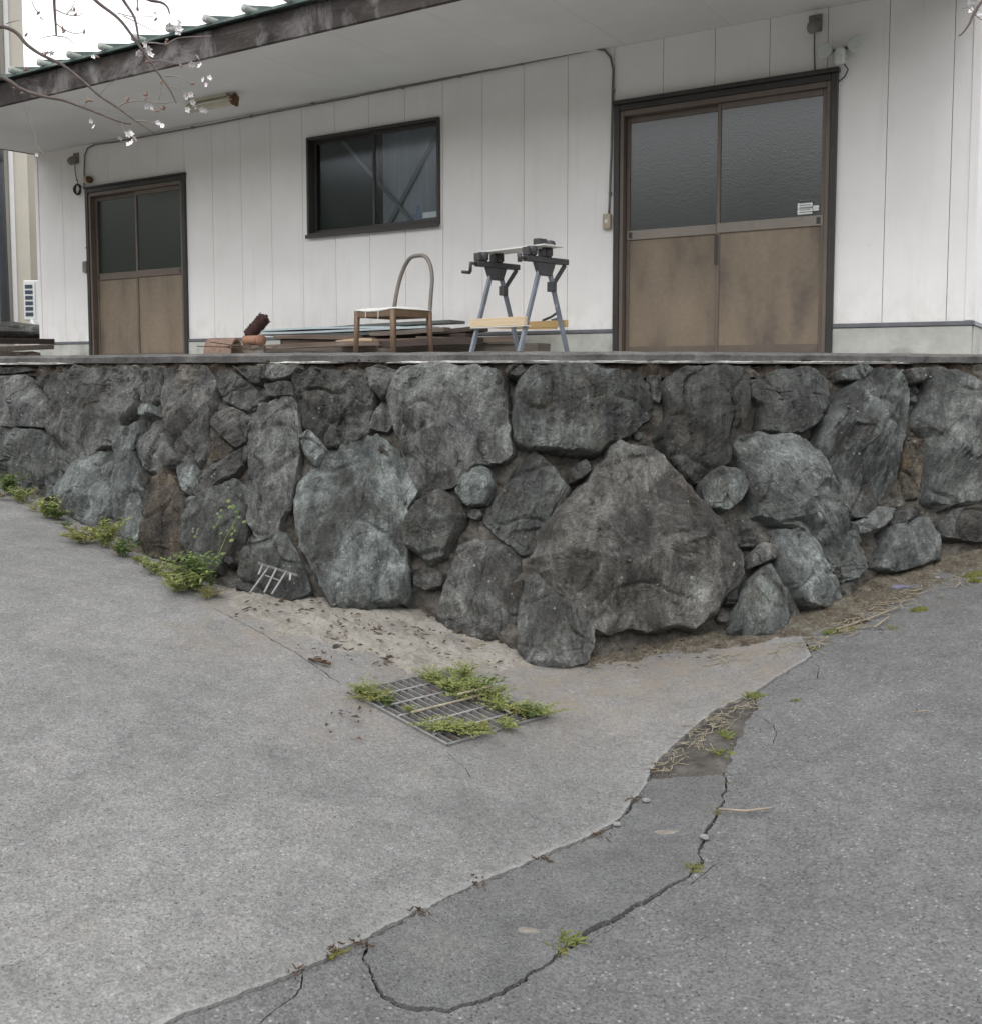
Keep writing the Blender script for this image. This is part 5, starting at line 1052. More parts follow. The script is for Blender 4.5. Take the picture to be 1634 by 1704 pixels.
ht = P(685, 417, 7.7).z-TZ; hoop = [(-hs_, hs_, sh-.02), (-hs_+.005, hs_+.02, sh+.12), (-hs_+.02, hs_+.05, ht-.20), (-hs_+.06, hs_+.068, ht-.09), (-hs_+.12, hs_+.075, ht-.025), (0, hs_+.08, ht-.012), (hs_-.12, hs_+.075, ht-.025), (hs_-.06, hs_+.068, ht-.09), (hs_-.02, hs_+.05, ht-.20), (hs_-.005, hs_+.02, sh+.12), (hs_, hs_, sh-.02)]
MB().tube(catmull(hoop, 6), 0.016, 10).build('hoop_back', 'hoop_grey', ch, True)
for x in (-0.08, 0.06): MB().tube([(x, -hs_-.014, sh+.01), (x+.004, -hs_-.02, sh-.05), (x, -hs_-.02, sh-.075)], 0.003, 5).build('tie', 'cushion', ch)

# folding workbench: two A-frames joined by steps
pl_, pr_ = T(825, 7.5), T(905, 7.14); ax_ = (pr_-pl_); Lb = ax_.length; wbz = math.atan2(ax_.y, ax_.x)
wb = empty('folding_workbench', (pl_+pr_)/2, wbz); tag(wb, 'folding workbench on two blue-grey steel A-frames with a thin white panel on top', 'workbench')
apz = P(825, 446, 7.5).z-TZ; spread = 0.26
for s in (-1, 1):
    x = s*Lb/2
    for t in (-1, 1):
        mb = MB(); mb.bar((x, t*spread, 0.0), (x, t*0.035, apz), 0.034, 0.024, (1, 0, 0)); mb.build('leg', 'steel_grey', wb, bevel=.003)
        B('foot_cap', 'steel_dark', wb, ((x-.018, t*spread-.022, 0.0), (x+.018, t*spread+.022, 0.03)), bevel=.003)
    mb = MB(); mb.add([(x-.022, -.06, apz-.09), (x+.022, -.06, apz-.09), (x+.022, .06, apz-.09), (x-.022, .06, apz-.09), (x-.022, -.10, apz+.0), (x+.022, -.10, apz), (x+.022, .10, apz), (x-.022, .10, apz)], [(0, 3, 2, 1), (4, 5, 6, 7), (0, 1, 5, 4), (1, 2, 6, 5), (2, 3, 7, 6), (3, 0, 4, 7)]); mb.build('bracket', 'steel_dark', wb, bevel=.003)
    B('top_rail', 'steel_dark', wb, ((x-.025, -.20, apz+.001), (x+.025, .24, apz+.042)), bevel=.004)
    mb = MB(); mb.bar((x+.0, .22, apz), (x, .075, apz-.17), .03, .018, (1, 0, 0)); mb.build('strut', 'steel_dark', wb, bevel=.002)
    B('latch', 'steel_dark', wb, ((x-.028, .055, apz-.20), (x+.028, .105, apz-.13)), bevel=.004)
    for yy in (-.13, .03): 
        mb = MB(); mb.lathe([(.03, 0), (.042, .015), (.042, .05), (.036, .066)], 12, Matrix.Translation((x, yy, apz+.043))); mb.build('jaw', 'steel_dark', wb, True); B('jaw_block', 'steel_dark', wb, ((x-.03, yy-.07, apz+.043), (x+.03, yy-.043, apz+.10)), bevel=.004)
    MB().tube([(x, -.20, apz+.02), (x, -.26, apz+.02)], .012, 8).build('screw', 'steel_dark', wb, True)
    MB().tube([(x, -.255, apz+.02), (x, -.26, apz-.045), (x, -.265, apz-.05), (x, -.34, apz-.05)] if s < 0 else [(x, -.25, apz-.01), (x, -.255, apz+.05)], .012 if s < 0 else .017, 8).build('crank', 'steel_dark', wb, True)
zs0, zs1 = P(830, 544, 7.3).z-TZ, P(830, 530, 7.3).z-TZ
B('front_step', 'wood_tan', wb, ((-Lb/2-.03, -spread*.86-.012, zs0), (Lb/2+.03, -spread*.86+.02, zs1)), bevel=.003); B('back_step', 'wood_yellow', wb, ((-Lb/2-.03, spread*.80, zs0), (Lb/2+.03, spread*.80+.02, zs1-.01)), bevel=.003)
B('step_lip', 'panel_white', wb, ((-Lb/2-.03, -spread*.86-.014, zs0-.008), (Lb/2+.03, -spread*.86+.06, zs0-.001)), bevel=.001)
tp_ = B('thin_panel', 'panel_white', None, ((-.34, -.10, 0), (.34, .10, .012)), bevel=.002); tp_.name = 'thin_panel'; tp_.location = (pl_+pr_)/2+Vector((0, 0, apz+.1105)); tp_.rotation_euler = (0, 0, wbz); tag(tp_, 'thin white panel lying across the clamps of the workbench', 'panel')
o = empty('clamp_block', pr_+Vector((0.0, 0, apz+.123)), wbz); tag(o, 'black clamp block lying on the white panel of the workbench', 'clamp')
B('block', 'steel_dark', o, ((-.03, -.09, 0), (.03, 0, .045)), bevel=.005); MB().lathe([(.04, 0), (.045, .01), (.036, .036), (.015, .042)], 14, Matrix.Translation((0.0, .055, 0))).build('knob', 'steel_dark', o, True)
o = empty('steel_clamp', T(917, 7.6)+Vector((0, 0, zs1))); tag(o, 'small steel hand clamp lying by the rear step of the workbench', 'clamp'); MB().tube([(-.07, 0, 0.0), (0, 0, .03), (.05, 0, .065)], .010, 6).build('jaw', 'steel_dark', o); MB().tube([(0, 0.02, .0), (.07, 0.02, .02)], .012, 6).build('handle', 'steel_grey', o)

# ------------------------------------------------------------------ drain grate with its bars
gc = (gr[0]+gr[2])/2; ga = (gr[1]-gr[0]); gb = (gr[2]-gr[1])
dg = empty('drain_grate', gc); tag(dg, 'rusty steel drain grate set flush in the concrete, overgrown with weeds', 'grate')
gl0 = lambda u, v, dz=0.0: gr[0]+ga*u+gb*v-gc+Vector((0, 0, dz-0.004))
for (p, q) in (((0, 0), (1, 0)), ((1, 0), (1, 1)), ((1, 1), (0, 1)), ((0, 1), (0, 0))):
    MB().bar(gl0(*p)+(gl0(.5, .5)-gl0(*p))*.035, gl0(*q)+(gl0(.5, .5)-gl0(*q))*.035, 0.012, 0.028).build('frame', 'galv', dg, bevel=.002)
for i in range(1, 14): 
    v = i/14; MB().bar(gl0(0.03, v), gl0(.97, v), 0.007, 0.026).build('bar', 'galv', dg)
for i in range(1, 6):
    u = i/6; MB().tube([gl0(u, 0.03, .010), gl0(u, .97, .010)], 0.0045, 6).build('cross_rod', 'galv_light', dg)
# small metal rack leaning on a stone
mr = empty('metal_rack', G(440, 1004)); tag(mr, 'small rusty wire rack leaning against a stone at the wall foot', 'rack')
def mrp(px, py, k=0.0): p = wallpt(px, py)+wallnrm(px, py)*(0.10+k); return p-mr.location
MB().bar(mrp(436, 949), mrp(496, 967), 0.011, 0.010).build('top_bar', 'galv', mr)
for (a, b) in (((443, 951), (436, 968)), ((452, 954), (424, 1006)), ((463, 957), (444, 1004)), ((478, 962), (454, 1006)), ((485, 964), (483, 976))):
    MB().bar(mrp(*a), mrp(*b, .05 if b[1] > 990 else 0), 0.010, 0.008).build('prong', 'galv', mr)
MB().bar(mrp(446, 971, .02), mrp(470, 980, .02), 0.004, 0.005).build('cross_rod', 'galv_light', mr)

# ------------------------------------------------------------------ weeds, grass, straw
def leafquad(mb, p, d, up, L, W, bend=0.3):
    d = d.normalized(); s = d.cross(up); s = s.normalized() if s.length > 1e-5 else Vector((1, 0, 0)); n_ = s.cross(d)
    a = p; b = p+d*L*0.45+n_*L*0.10; c = p+d*L+n_*(-bend*L)*0.5
    mb.add([a, b+s*W/2, c, b-s*W/2], [(0, 1, 2), (0, 2, 3)])
def weed(loc, h, spread, n_st, leaf, seed, mat, name, label, cat='weed', group=None, lean=Vector((0, 0, 0)), ratio=0.42, mats=None):
    rr = random.Random(seed); o = empty(name, loc); tag(o, label, cat, group); mb = MB(); st = MB()
    for i in range(n_st):
        an = rr.uniform(0, 6.28); out_ = Vector((math.cos(an), math.sin(an), 0))*spread*rr.uniform(.25, 1)+lean*rr.uniform(.4, 1); hh = h*rr.uniform(.45, 1)
        b0 = Vector((rr.uniform(-.2, .2), rr.uniform(-.2, .2), 0))*spread
        pts = [b0+out_*(t**1.3)+Vector((0, 0, hh*(t-0.35*t*t)*1.5)) for t in (0, .25, .5, .75, 1)]
        st.tube(pts, [0.0022, .002, .0017, .0014, .0008], 4, False)
        k = max(5, int(hh/leaf*2.6))
        for j in range(k):
            t = 0.18+0.82*j/k; f = t*4; q = pts[min(3, int(f))].lerp(pts[min(4, int(f)+1)], f-int(f)); a2 = rr.uniform(0, 6.28)
            dd = Vector((math.cos(a2), math.sin(a2), rr.uniform(-.1, .7)))+out_*2; leafquad(mb, q, dd, Vector((rr.uniform(-.4, .4), rr.uniform(-.4, .4), 1)), leaf*rr.uniform(.5, 1.15), leaf*ratio*rr.uniform(.7, 1.3), rr.uniform(0, .6))
    mb.build('leaves', mat, o); st.build('stems', mat, o); return o
_weed = weed
def weed(loc, h, spread, n_st, leaf, seed, *a, **kw):
    if 11 <= seed < 20 or seed >= 28: n_st = int(n_st*.62); kw['ratio'] = kw.get('ratio', .3)*.8
    if seed < 11 or 20 <= seed < 26: h, spread, n_st = h*1.05, spread*1.3, int(n_st*1.1)
    return _weed(loc, h, spread, n_st, leaf, seed, *a, **kw)
def wg(px, py): return G(px, py)+Vector((0, 0, 0.012))
weed(wg(12, 824), .16, .10, 22, .045, 1, 'leaf_mid', 'weed', 'dark green weed at the wall foot farthest up the ramp')
weed(wg(38, 838), .10, .10, 16, .04, 21, 'leaf_light', 'weed', 'pale green low weed beside the ramp edge at its upper end')
weed(wg(78, 862), .13, .09, 24, .045, 2, 'leaf_light', 'weed', 'rounded bright green weed clump at the ramp edge')
weed(wg(95, 866), .07, .06, 14, .05, 22, 'leaf_mid', 'weed', 'dark small weed pressed against the bright rounded clump')
weed(wg(140, 905), .09, .13, 22, .05, 3, 'leaf_yellow', 'weed', 'yellow-green spreading weed at the ramp edge', ratio=.3)
weed(wg(178, 912), .17, .11, 24, .05, 4, 'leaf_light', 'weed', 'taller feathery weed between the brown soil patches of the ramp edge', ratio=.3)
weed(wg(208, 928), .10, .08, 14, .045, 24, 'leaf_mid', 'weed', 'small dark weed growing before the narrow grey stone')
weed(wg(262, 958), .09, .09, 14, .045, 5, 'leaf_light', 'weed', 'thin pale weed in front of the pointed brown stone')
weed(wg(300, 985), .12, .13, 26, .055, 6, 'leaf_light', 'weed', 'long-leaved pale weed spilling over the ramp edge', ratio=.25, lean=Vector((.05, -.08, 0)))
weed(wg(325, 984), .20, .11, 44, .05, 7, 'leaf_mid', 'weed', 'biggest dark green bushy weed at the foot of the wall')
rg_ = random.Random(41)
for i, (px, py, mt, lb) in enumerate(((2, 832, 'straw', 'dry straw-coloured weed at the upper end of the gutter'), (26, 834, 'leaf_mid', 'tiny dark weed between the two uppermost gutter weeds'), (58, 852, 'leaf_yellow', 'thin yellow weed just above the rounded bright clump'), (112, 880, 'leaf_mid', 'low dark weed just below the rounded bright clump'), (124, 890, 'straw', 'dead straw-coloured stems above the yellow-green spreading weed'), (158, 902, 'leaf_light', 'pale small weed between the spreading weed and the feathery weed'), (196, 925, 'straw', 'dry brittle weed below the feathery weed'), (228, 938, 'leaf_yellow', 'thin yellowish weed before the gap beside the brown pointed stone'), (243, 948, 'leaf_mid', 'tiny green weed at the left foot of the brown pointed stone'), (280, 966, 'leaf_light', 'small light weed at the right foot of the brown pointed stone'), (290, 976, 'straw', 'dry stems under the long-leaved pale weed'), (345, 998, 'leaf_yellow', 'low yellow weed below the biggest bushy weed'), (362, 995, 'straw', 'dead stalks between the bushy weed and the wire rack'), (352, 978, 'leaf_mid', 'small dark weed at the base of the climbing vine'))):
    _weed(wg(px, py), rg_.uniform(.04, .09), rg_.uniform(.05, .09), rg_.randint(7, 14), rg_.uniform(.02, .034), 300+i, mt, 'weed', lb, ratio=rg_.uniform(.2, .42))
# creeping vine on the stones
vn = empty('vine', G(372, 975)); tag(vn, 'thin vine with round pale leaves climbing the stones above the bushy weed', 'vine')
def vp(px, py, k=0.09): return wallpt(px, py)+wallnrm(px, py)*k-vn.location
MB().tube([vp(*p) for p in ((366, 965), (376, 935), (388, 905), (402, 880), (408, 862), (400, 850))], .003, 5).build('stem', 'leaf_mid', vn, True)
rr = random.Random(4)
for i in range(22):
    t = rr.random(); x, y = [(348, 905), (352, 892), (378, 895), (390, 862), (412, 880), (405, 895), (398, 905), (410, 862), (400, 852), (385, 880), (372, 945)][i % 11]; x += rr.uniform(-7, 7); y += rr.uniform(-7, 7)
    mb = MB(); p = vp(x, y, .10+rr.uniform(0, .03)); r_ = rr.uniform(.008, .014); ti = Vector((rr.uniform(-.5, .5), rr.uniform(-.3, .3), rr.uniform(-.1, .5))); n_ = (wallnrm(x, y)+ti).normalized(); s1 = n_.orthogonal().normalized(); s2 = n_.cross(s1)
    mb.add([p]+[p+(s1*math.cos(a)+s2*math.sin(a))*r_-n_*r_*.25 for a in [2*math.pi*k/7 for k in range(7)]], [(0, 1+k, 1+(k+1) % 7) for k in range(7)]); mb.build('leaf', 'leaf_mid', vn)
# weeds in the grate
weed(wg(752, 1150), .065, .17, 90, .034, 11, 'leaf_light', 'weed', 'thick bright green weed mat over the far side of the grate', lean=Vector((.02, 0, 0)))
weed(wg(800, 1152), .06, .15, 70, .034, 12, 'leaf_mid', 'weed', 'dense green weed mat at the far corner of the grate')
weed(wg(835, 1185), .06, .13, 60, .032, 13, 'leaf_light', 'weed', 'low green weeds along the right half of the grate')
weed(wg(880, 1196), .05, .09, 44, .03, 14, 'leaf_mid', 'weed', 'dark low weeds at the right corner of the grate')
weed(wg(605, 1160), .06, .10, 44, .03, 15, 'leaf_light', 'weed', 'bright low weeds at the left corner of the grate')
weed(wg(645, 1178), .05, .06, 26, .028, 16, 'leaf_mid', 'weed', 'small weed tuft growing between bars near the left side of the grate')
weed(wg(750, 1222), .05, .09, 44, .03, 17, 'leaf_light', 'weed', 'bright weeds at the front corner of the grate', ratio=.3)
weed(wg(800, 1222), .045, .09, 36, .03, 18, 'leaf_yellow', 'weed', 'yellowish weeds along the front edge of the grate')
weed(wg(682, 1190), .04, .04, 14, .026, 19, 'leaf_light', 'weed', 'tiny weed between the middle bars of the grate')
weed(wg(845, 1215), .04, .09, 30, .03, 28, 'leaf_light', 'weed', 'weeds trailing on the right front edge of the grate', ratio=.3)
for i, (px, py, mt, lb) in enumerate(((775, 1130, 'leaf_light', 'bright weed clump rising behind the far corner of the grate'), (722, 1138, 'leaf_light', 'feathery light weed at the far side of the grate by the dirt'), (815, 1168, 'leaf_light', 'light weed clump in the middle of the grate right half'), (860, 1190, 'leaf_yellow', 'yellow-green weeds between the right bars of the grate'), (770, 1165, 'leaf_light', 'weeds pushing through the middle bars of the grate'), (900, 1192, 'leaf_light', 'weed sprawling past the right corner of the grate'), (622, 1168, 'leaf_yellow', 'yellowish weed by the left edge bars of the grate'), (725, 1218, 'leaf_light', 'thin weeds at the front left bars of the grate'), (775, 1225, 'leaf_light', 'weeds along the front edge bars of the grate'))):
    weed(wg(px, py), (.075 if i < 3 else .04), .13, 50, .022, 60+i, mt, 'weed', lb, ratio=.36)
# grass in the cracks
def tuft(px, py, h, n_, spread, seed, mat, label, name='grass_tuft'):
    rr = random.Random(seed); o = empty(name, G(px, py)+Vector((0, 0, -.015))); tag(o, label, 'grass'); mb = MB()
    for i in range(n_):
        a = rr.uniform(0, 6.28); b = Vector((rr.gauss(0, spread*.5), rr.gauss(0, spread*.35), 0)); L = h*rr.uniform(.5, 1.1); d = Vector((math.cos(a)*.7, math.sin(a)*.7, rr.uniform(.3, 1.0)))
        leafquad(mb, b, d, Vector((0, 0, 1)), L, .0045, rr.uniform(.1, .8))
    mb.build('blades', mat, o); return o
tuft(945, 1562, .045, 60, .030, 1, 'leaf_light', 'light green grass tuft in the long crack of the asphalt patch'); tuft(928, 1578, .035, 36, .025, 2, 'leaf_yellow', 'yellow-green grass beside the light tuft in the long crack')
tuft(552, 1584, .035, 44, .025, 3, 'leaf_yellow', 'small grass tuft at the concrete edge where the patch begins'); tuft(1254, 1158, .05, 60, .03, 4, 'leaf_light', 'bright grass tuft at the top of the straw-filled pocket')
tuft(1212, 1222, .045, 60, .03, 5, 'leaf_light', 'green grass in the straw-filled pocket'); tuft(1202, 1252, .045, 50, .025, 6, 'leaf_light', 'green grass below the straw in the pocket'); tuft(1190, 1350, .03, 36, .018, 7, 'leaf_yellow', 'yellow tuft in the crack beside the long pinkish twig')
tuft(1156, 1442, .035, 46, .022, 8, 'leaf_yellow', 'mossy yellow tuft at the right bend of the long crack'); tuft(1385, 1052, .045, 60, .05, 9, 'leaf_light', 'grass tuft at the tip of the concrete apron'); tuft(1355, 1078, .035, 50, .03, 10, 'leaf_yellow', 'yellow moss-like tuft on the concrete tip')
tuft(1528, 1014, .03, 70, .035, 11, 'leaf_light', 'round light green tuft on the asphalt near the wall foot'); tuft(1490, 1042, .03, 50, .045, 12, 'leaf_yellow', 'flat yellow-green tuft on the asphalt below the dry straw'); tuft(1582, 915, .09, 90, .05, 13, 'leaf_mid', 'dark mossy grass clump at the foot of the pale right stone')
tuft(1625, 965, .05, 60, .05, 14, 'leaf_yellow', 'yellow-green grass on the rusty soil at the road edge'); tuft(1326, 1162, .025, 26, .02, 15, 'leaf_yellow', 'tiny yellow tuft in the asphalt above the short crack'); tuft(1206, 1300, .025, 26, .015, 16, 'leaf_mid', 'tiny dark tuft at the top corner of the asphalt patch')
def mossy(px, py, r, seed, label):
    o_ = G(px, py); mb = MB(); nr, na = 5, 22; V = [(0, 0, .014)]
    for k in range(1, nr+1):
        for i in range(na):
            a = 2*math.pi*i/na; rr_ = r*(k/nr)*(1+.45*noise.noise(Vector((math.cos(a)*1.5, math.sin(a)*1.5, seed)))); x, y = rr_*math.cos(a)*1.5, rr_*math.sin(a)*.8
            V.append((x, y, zg(o_.x+x, o_.y+y)-o_.z+.010*(1-(k/nr)**2)+.006*noise.noise(Vector((x*60, y*60, seed)))-(.02 if k == nr else 0)))
    mb.add(V, [(0, 1+i, 1+(i+1) % na) for i in range(na)]+[(1+(k-1)*na+i, 1+k*na+i, 1+k*na+(i+1) % na, 1+(k-1)*na+(i+1) % na) for k in range(1, nr) for i in range(na)])
    o = mb.build('moss_patch', 'moss', None, True); o.location = o_; return tag(o, label, 'moss')
mossy(1590, 925, .07, 1, 'dark yellow-green moss cushion at the foot of the pale stone'); mossy(1625, 955, .06, 2, 'yellow moss patch on the rusty road-edge soil'); mossy(1530, 1013, .035, 3, 'small moss cushion under the round light tuft'); mossy(1395, 1048, .06, 4, 'flat moss patch at the tip of the concrete apron')
for i, (px, py, r_, lb) in enumerate(((1116, 1383, .035, 'flat pale mud spot on the upper part of the asphalt patch'), (872, 1546, .03, 'small pale mud spot in the middle of the asphalt patch'))):
    o = mossy(px, py, r_, 7+i, lb); o.name = 'mud_spot'; o['category'] = 'mud'; o.data.materials[0] = MATS['mud']; o.scale = (1.1, .7, .3); o.location.z -= .003
def strands(name, label, pts, n_, L, r, seed, mat, cat='straw', spread=.06):
    rr = random.Random(seed); mb = MB()
    for i in range(n_):
        px, py = rr.choice(pts); p = G(px+rr.gauss(0, 8), py+rr.gauss(0, 6))+Vector((0, 0, rr.uniform(.004, .012))); a = rr.uniform(0, 6.28); l = L*rr.uniform(.3, 1); d = Vector((math.cos(a), math.sin(a)*.8, 0))*l
        q = p+d; m_ = (p+q)/2+Vector((rr.uniform(-.1, .1)*l, rr.uniform(-.1, .1)*l, 0)); q.z = zg(q.x, q.y)+rr.uniform(.002, .012); m_.z = zg(m_.x, m_.y)+.004+.10*l*rr.random()
        mb.tube([p, m_, q], [r, r, r*.5], 4, False)
    o = mb.build(name, mat); kind(o, 'stuff'); return tag(o, label, cat)
strands('dry_straw', 'dry straw filling the pocket between concrete and asphalt', [(1225, 1180), (1200, 1195), (1180, 1205), (1150, 1235), (1160, 1222), (1240, 1175), (1110, 1278), (1190, 1215), (1170, 1240), (1130, 1262), (1215, 1205)], 130, .085, .0018, 1, 'straw')
strands('dry_straw', 'dry straw scattered along the foot of the wall at the road edge', [(1500, 1000), (1470, 1010), (1440, 1030), (1400, 1050), (1520, 985), (1360, 1070), (1420, 1045), (1560, 985), (1600, 970), (1300, 1085), (1200, 1098)], 130, .14, .0022, 2, 'straw')
strands('dry_straw', 'dry straw lying beside the pointed corner stone', [(800, 1075), (830, 1070), (845, 1085), (860, 1100), (1050, 1085), (1080, 1085), (1030, 1095)], 46, .14, .0025, 3, 'straw')
strands('dry_litter', 'brown dead leaves and twigs on the dirt beside the wall', [(440, 1010), (500, 1030), (560, 1030), (620, 1050), (580, 1070), (700, 1060), (640, 1100), (700, 1075), (760, 1085), (530, 1100), (480, 1040), (820, 1085), (600, 1020), (720, 1040)], 150, .05, .003, 4, 'litter', 'litter')
strands('dry_litter', 'dead grass bits at the wall foot beside the ramp', [(100, 868), (150, 892), (240, 945), (200, 920), (300, 975), (360, 990), (50, 845)], 60, .07, .0025, 5, 'straw', 'litter')
strands('dry_litter', 'brown crumbs along the edge of the concrete', [(600, 1570), (560, 1585), (500, 1620), (700, 1520), (800, 1472), (900, 1430), (1000, 1390), (1060, 1330), (1090, 1280)], 90, .025, .0022, 6, 'litter', 'litter')
rr = random.Random(12); mb = MB()
for i in range(210):
    px, py = rr.choice([(450, 1020), (560, 1040), (650, 1050), (700, 1070), (620, 1090), (760, 1080), (540, 1090), (820, 1090), (1060, 1090), (1400, 1040), (590, 1195), (1150, 1080), (510, 1020), (690, 1000)]); p = G(px+rr.gauss(0, 30), py+rr.gauss(0, 16))+Vector((0, 0, rr.uniform(.015, .03))); a = rr.uniform(0, 6.28)
    leafquad(mb, p, Vector((math.cos(a), math.sin(a), rr.uniform(-.1, .3))), Vector((rr.uniform(-.5, .5), rr.uniform(-.5, .5), 1)), rr.uniform(.012, .045), rr.uniform(.008, .022), .4)
tag(kind(mb.build('dead_leaves', 'litter'), 'stuff'), 'small brown dead leaves on the dirt at the wall foot', 'leaves')
def stick(px0, px1, r, mat, label, name='twig', lift=.008, mid=None):
    pts = [G(*px0), *( [G(*mid)] if mid else []), G(*px1)]; c = sum(pts, Vector())/len(pts)
    o = MB().tube([p-c+Vector((0, 0, lift+r)) for p in pts], r, 6).build(name, mat, None, True); o.location = c; return tag(o, label, 'twig')
stick((1196, 1353), (1284, 1351), .005, 'twig_pink', 'long pinkish twig lying on the asphalt beside the crack', mid=(1240, 1356)); stick((685, 1200), (835, 1162), .006, 'straw', 'long pale straw stalk lying across the grate', lift=.03); stick((762, 1180), (822, 1165), .005, 'straw', 'shorter pale stalk in the grate weeds', lift=.06)
stick((810, 1178), (850, 1200), .004, 'straw', 'thin dry stem among the weeds at the right of the grate', lift=.03); stick((514, 1102), (551, 1110), .007, 'litter', 'dark short twig on the dirt near the apron joint'); stick((1390, 1052), (1500, 1012), .005, 'straw', 'longest straw stalk along the road edge', mid=(1450, 1032)); stick((1480, 1030), (1455, 1048), .005, 'straw', 'pale straw stalk pointing onto the asphalt'); stick((1518, 1190), (1548, 1187), .003, 'straw', 'thin pale straw on the open asphalt')
for i, (px, py, r_, lb) in enumerate(((1172, 1396, .014, 'pale pebble in the crack right of the asphalt patch'), (1026, 1374, .012, 'small white pebble at the concrete edge'), (1075, 1334, .013, 'grey pebble at the top of the concrete edge'), (1412, 990, .025, 'pale round stone at the foot of the slanted stone'), (1560, 963, .014, 'little white pebble on the rusty soil'), (800, 1045, .016, 'small pebble on the dirt beside the purple stone'), (560, 1078, .016, 'dark pebble on the dirt by the apron joint'))):
    rockthing(G(px, py)+Vector((0, 0, r_*.4)), r_, 'pebble' if i != 6 else 'stone_dark', 'pebble', lb, i*3.1, (1.2, .9, .65), cat='pebble')
o = rockthing(G(1498, 982)+Vector((0, 0, .015)), .04, 'plastic_purple', 'plastic_scrap', 'crumpled purple plastic scrap at the wall foot', 4.2, (1.3, .5, .4), cat='scrap')
# loose stone crumbs in the asphalt and the cracks
rr = random.Random(5); mb = MB()
ico = [(0, 0, 1), (.9, 0, .2), (.3, .85, .2), (-.7, .5, .2), (-.7, -.5, .2), (.3, -.85, .2), (0, 0, -.5)]; icf = [(0, 1, 2), (0, 2, 3), (0, 3, 4), (0, 4, 5), (0, 5, 1), (6, 2, 1), (6, 3, 2), (6, 4, 3), (6, 5, 4), (6, 1, 5)]
pk = gp([(1225, 1180), (1200, 1195), (1180, 1205), (1150, 1235), (1190, 1240), (1130, 1262), (1215, 1205), (1170, 1270), (1195, 1275), (1110, 1282)])
for i in range(900):
    e = rr.choice(pk).xy+Vector((rr.gauss(0, .03), rr.gauss(0, .03))) if i > 520 else edge_r[rr.randrange(30, min(len(edge_r), 330))] if i % 2 else patch_hole[rr.randrange(len(patch_hole))]; x, y = e.x+rr.gauss(.01, .012), e.y+rr.gauss(-.01, .012); s = rr.uniform(.0015, .005); z = zg(x, y)-.010
    mb.add([(x+a*s*rr.uniform(.7, 1.3), y+b*s*rr.uniform(.7, 1.3), z+c*s) for a, b, c in ico], icf)
tag(kind(mb.build('gravel_crumbs', 'crumb'), 'stuff'), 'loose gravel crumbs along the broken asphalt edges', 'gravel')

# ------------------------------------------------------------------ cherry trees
def cherry(name_lbl, trunk, limbs, twigs, blossoms, Yd, seed, tw_off=0.0):
    rr = random.Random(seed); t0 = Vector((*trunk, zg(*trunk)-.05)); o = empty('cherry_tree', t0); tag(o, name_lbl, 'tree')
    top = Vector((0, 0, 2.6)); MB().tube([(0, 0, -.1), (.03, .02, .5), (-.04, .05, 1.3), (.02, .03, 2.1), tuple(top)], [.19, .15, .13, .115, .09], 12).build('trunk', 'bark', o, True)
    for pts, r0, r1 in limbs:
        w = [Vector(p) if len(p) == 3 and isinstance(p, Vector) else P(p[0], p[1], p[2]) for p in pts]; w = [top+t0]+w
        w = [p-t0 for p in w]; c = catmull(w, 8); k = len(c); c = [p+Vector((noise.noise(p*6), noise.noise(p*6+Vector((5, 0, 0))), noise.noise(p*6+Vector((0, 5, 0)))))*.010 for p in c]
        br_ = MB().tube(c, [(r0+(.0082-r0)*min(1, i/24) if i < 24 else .0082+(r1-.0082)*(i-24)/max(1, k-25)) for i in range(k)], 7).build('branch', 'bark', o, True)
    for pts, r0 in twigs:
        w = [P(p[0], p[1], Yd+tw_off) - t0 for p in pts]; c = catmull(w, 5); k = len(c); MB().tube(c, [r0*(1-.6*i/k) for i in range(k)], 5).build('twig', 'bark_pale', o, True)
    for (px, py, n_, s) in blossoms:
        p0 = P(px, py, Yd)-t0
        for q in range(n_):
            p = p0+Vector((rr.gauss(0, .016), rr.gauss(0, .012), rr.gauss(0, .014))); s_ = s*1.2; n_v = Vector((rr.uniform(-.8, .8), -rr.uniform(.2, 1), rr.uniform(-.9, .6))).normalized(); s1 = n_v.orthogonal().normalized(); s2 = n_v.cross(s1); mb = MB()
            for k in range(5):
                a = 2*math.pi*k/5+rr.uniform(-.1, .1); d = s1*math.cos(a)+s2*math.sin(a); e = s1*-math.sin(a)+s2*math.cos(a); L = s_*rr.uniform(.8, 1.1)
                mb.add([p, p+d*L*.55+e*L*.36+n_v*L*.2, p+d*L+n_v*L*.32+e*L*.12, p+d*L*.92+n_v*L*.28, p+d*L-e*L*.12+n_v*L*.32, p+d*L*.55-e*L*.36+n_v*L*.2], [(0, 1, 2, 3), (0, 3, 4, 5)])
            mb.build('blossom', 'petal', o); MB().lathe([(.001, -s*.45), (s*.16, -s*.3), (s*.2, 0), (s*.05, s*.12)], 6, Matrix.Translation(p) @ n_v.to_track_quat('Z', 'Y').to_matrix().to_4x4()).build('calyx', 'bud', o)
    return o
k = 1/3.89
def q(l, Y): return [(x*k, y*k, Y) for x, y in l]
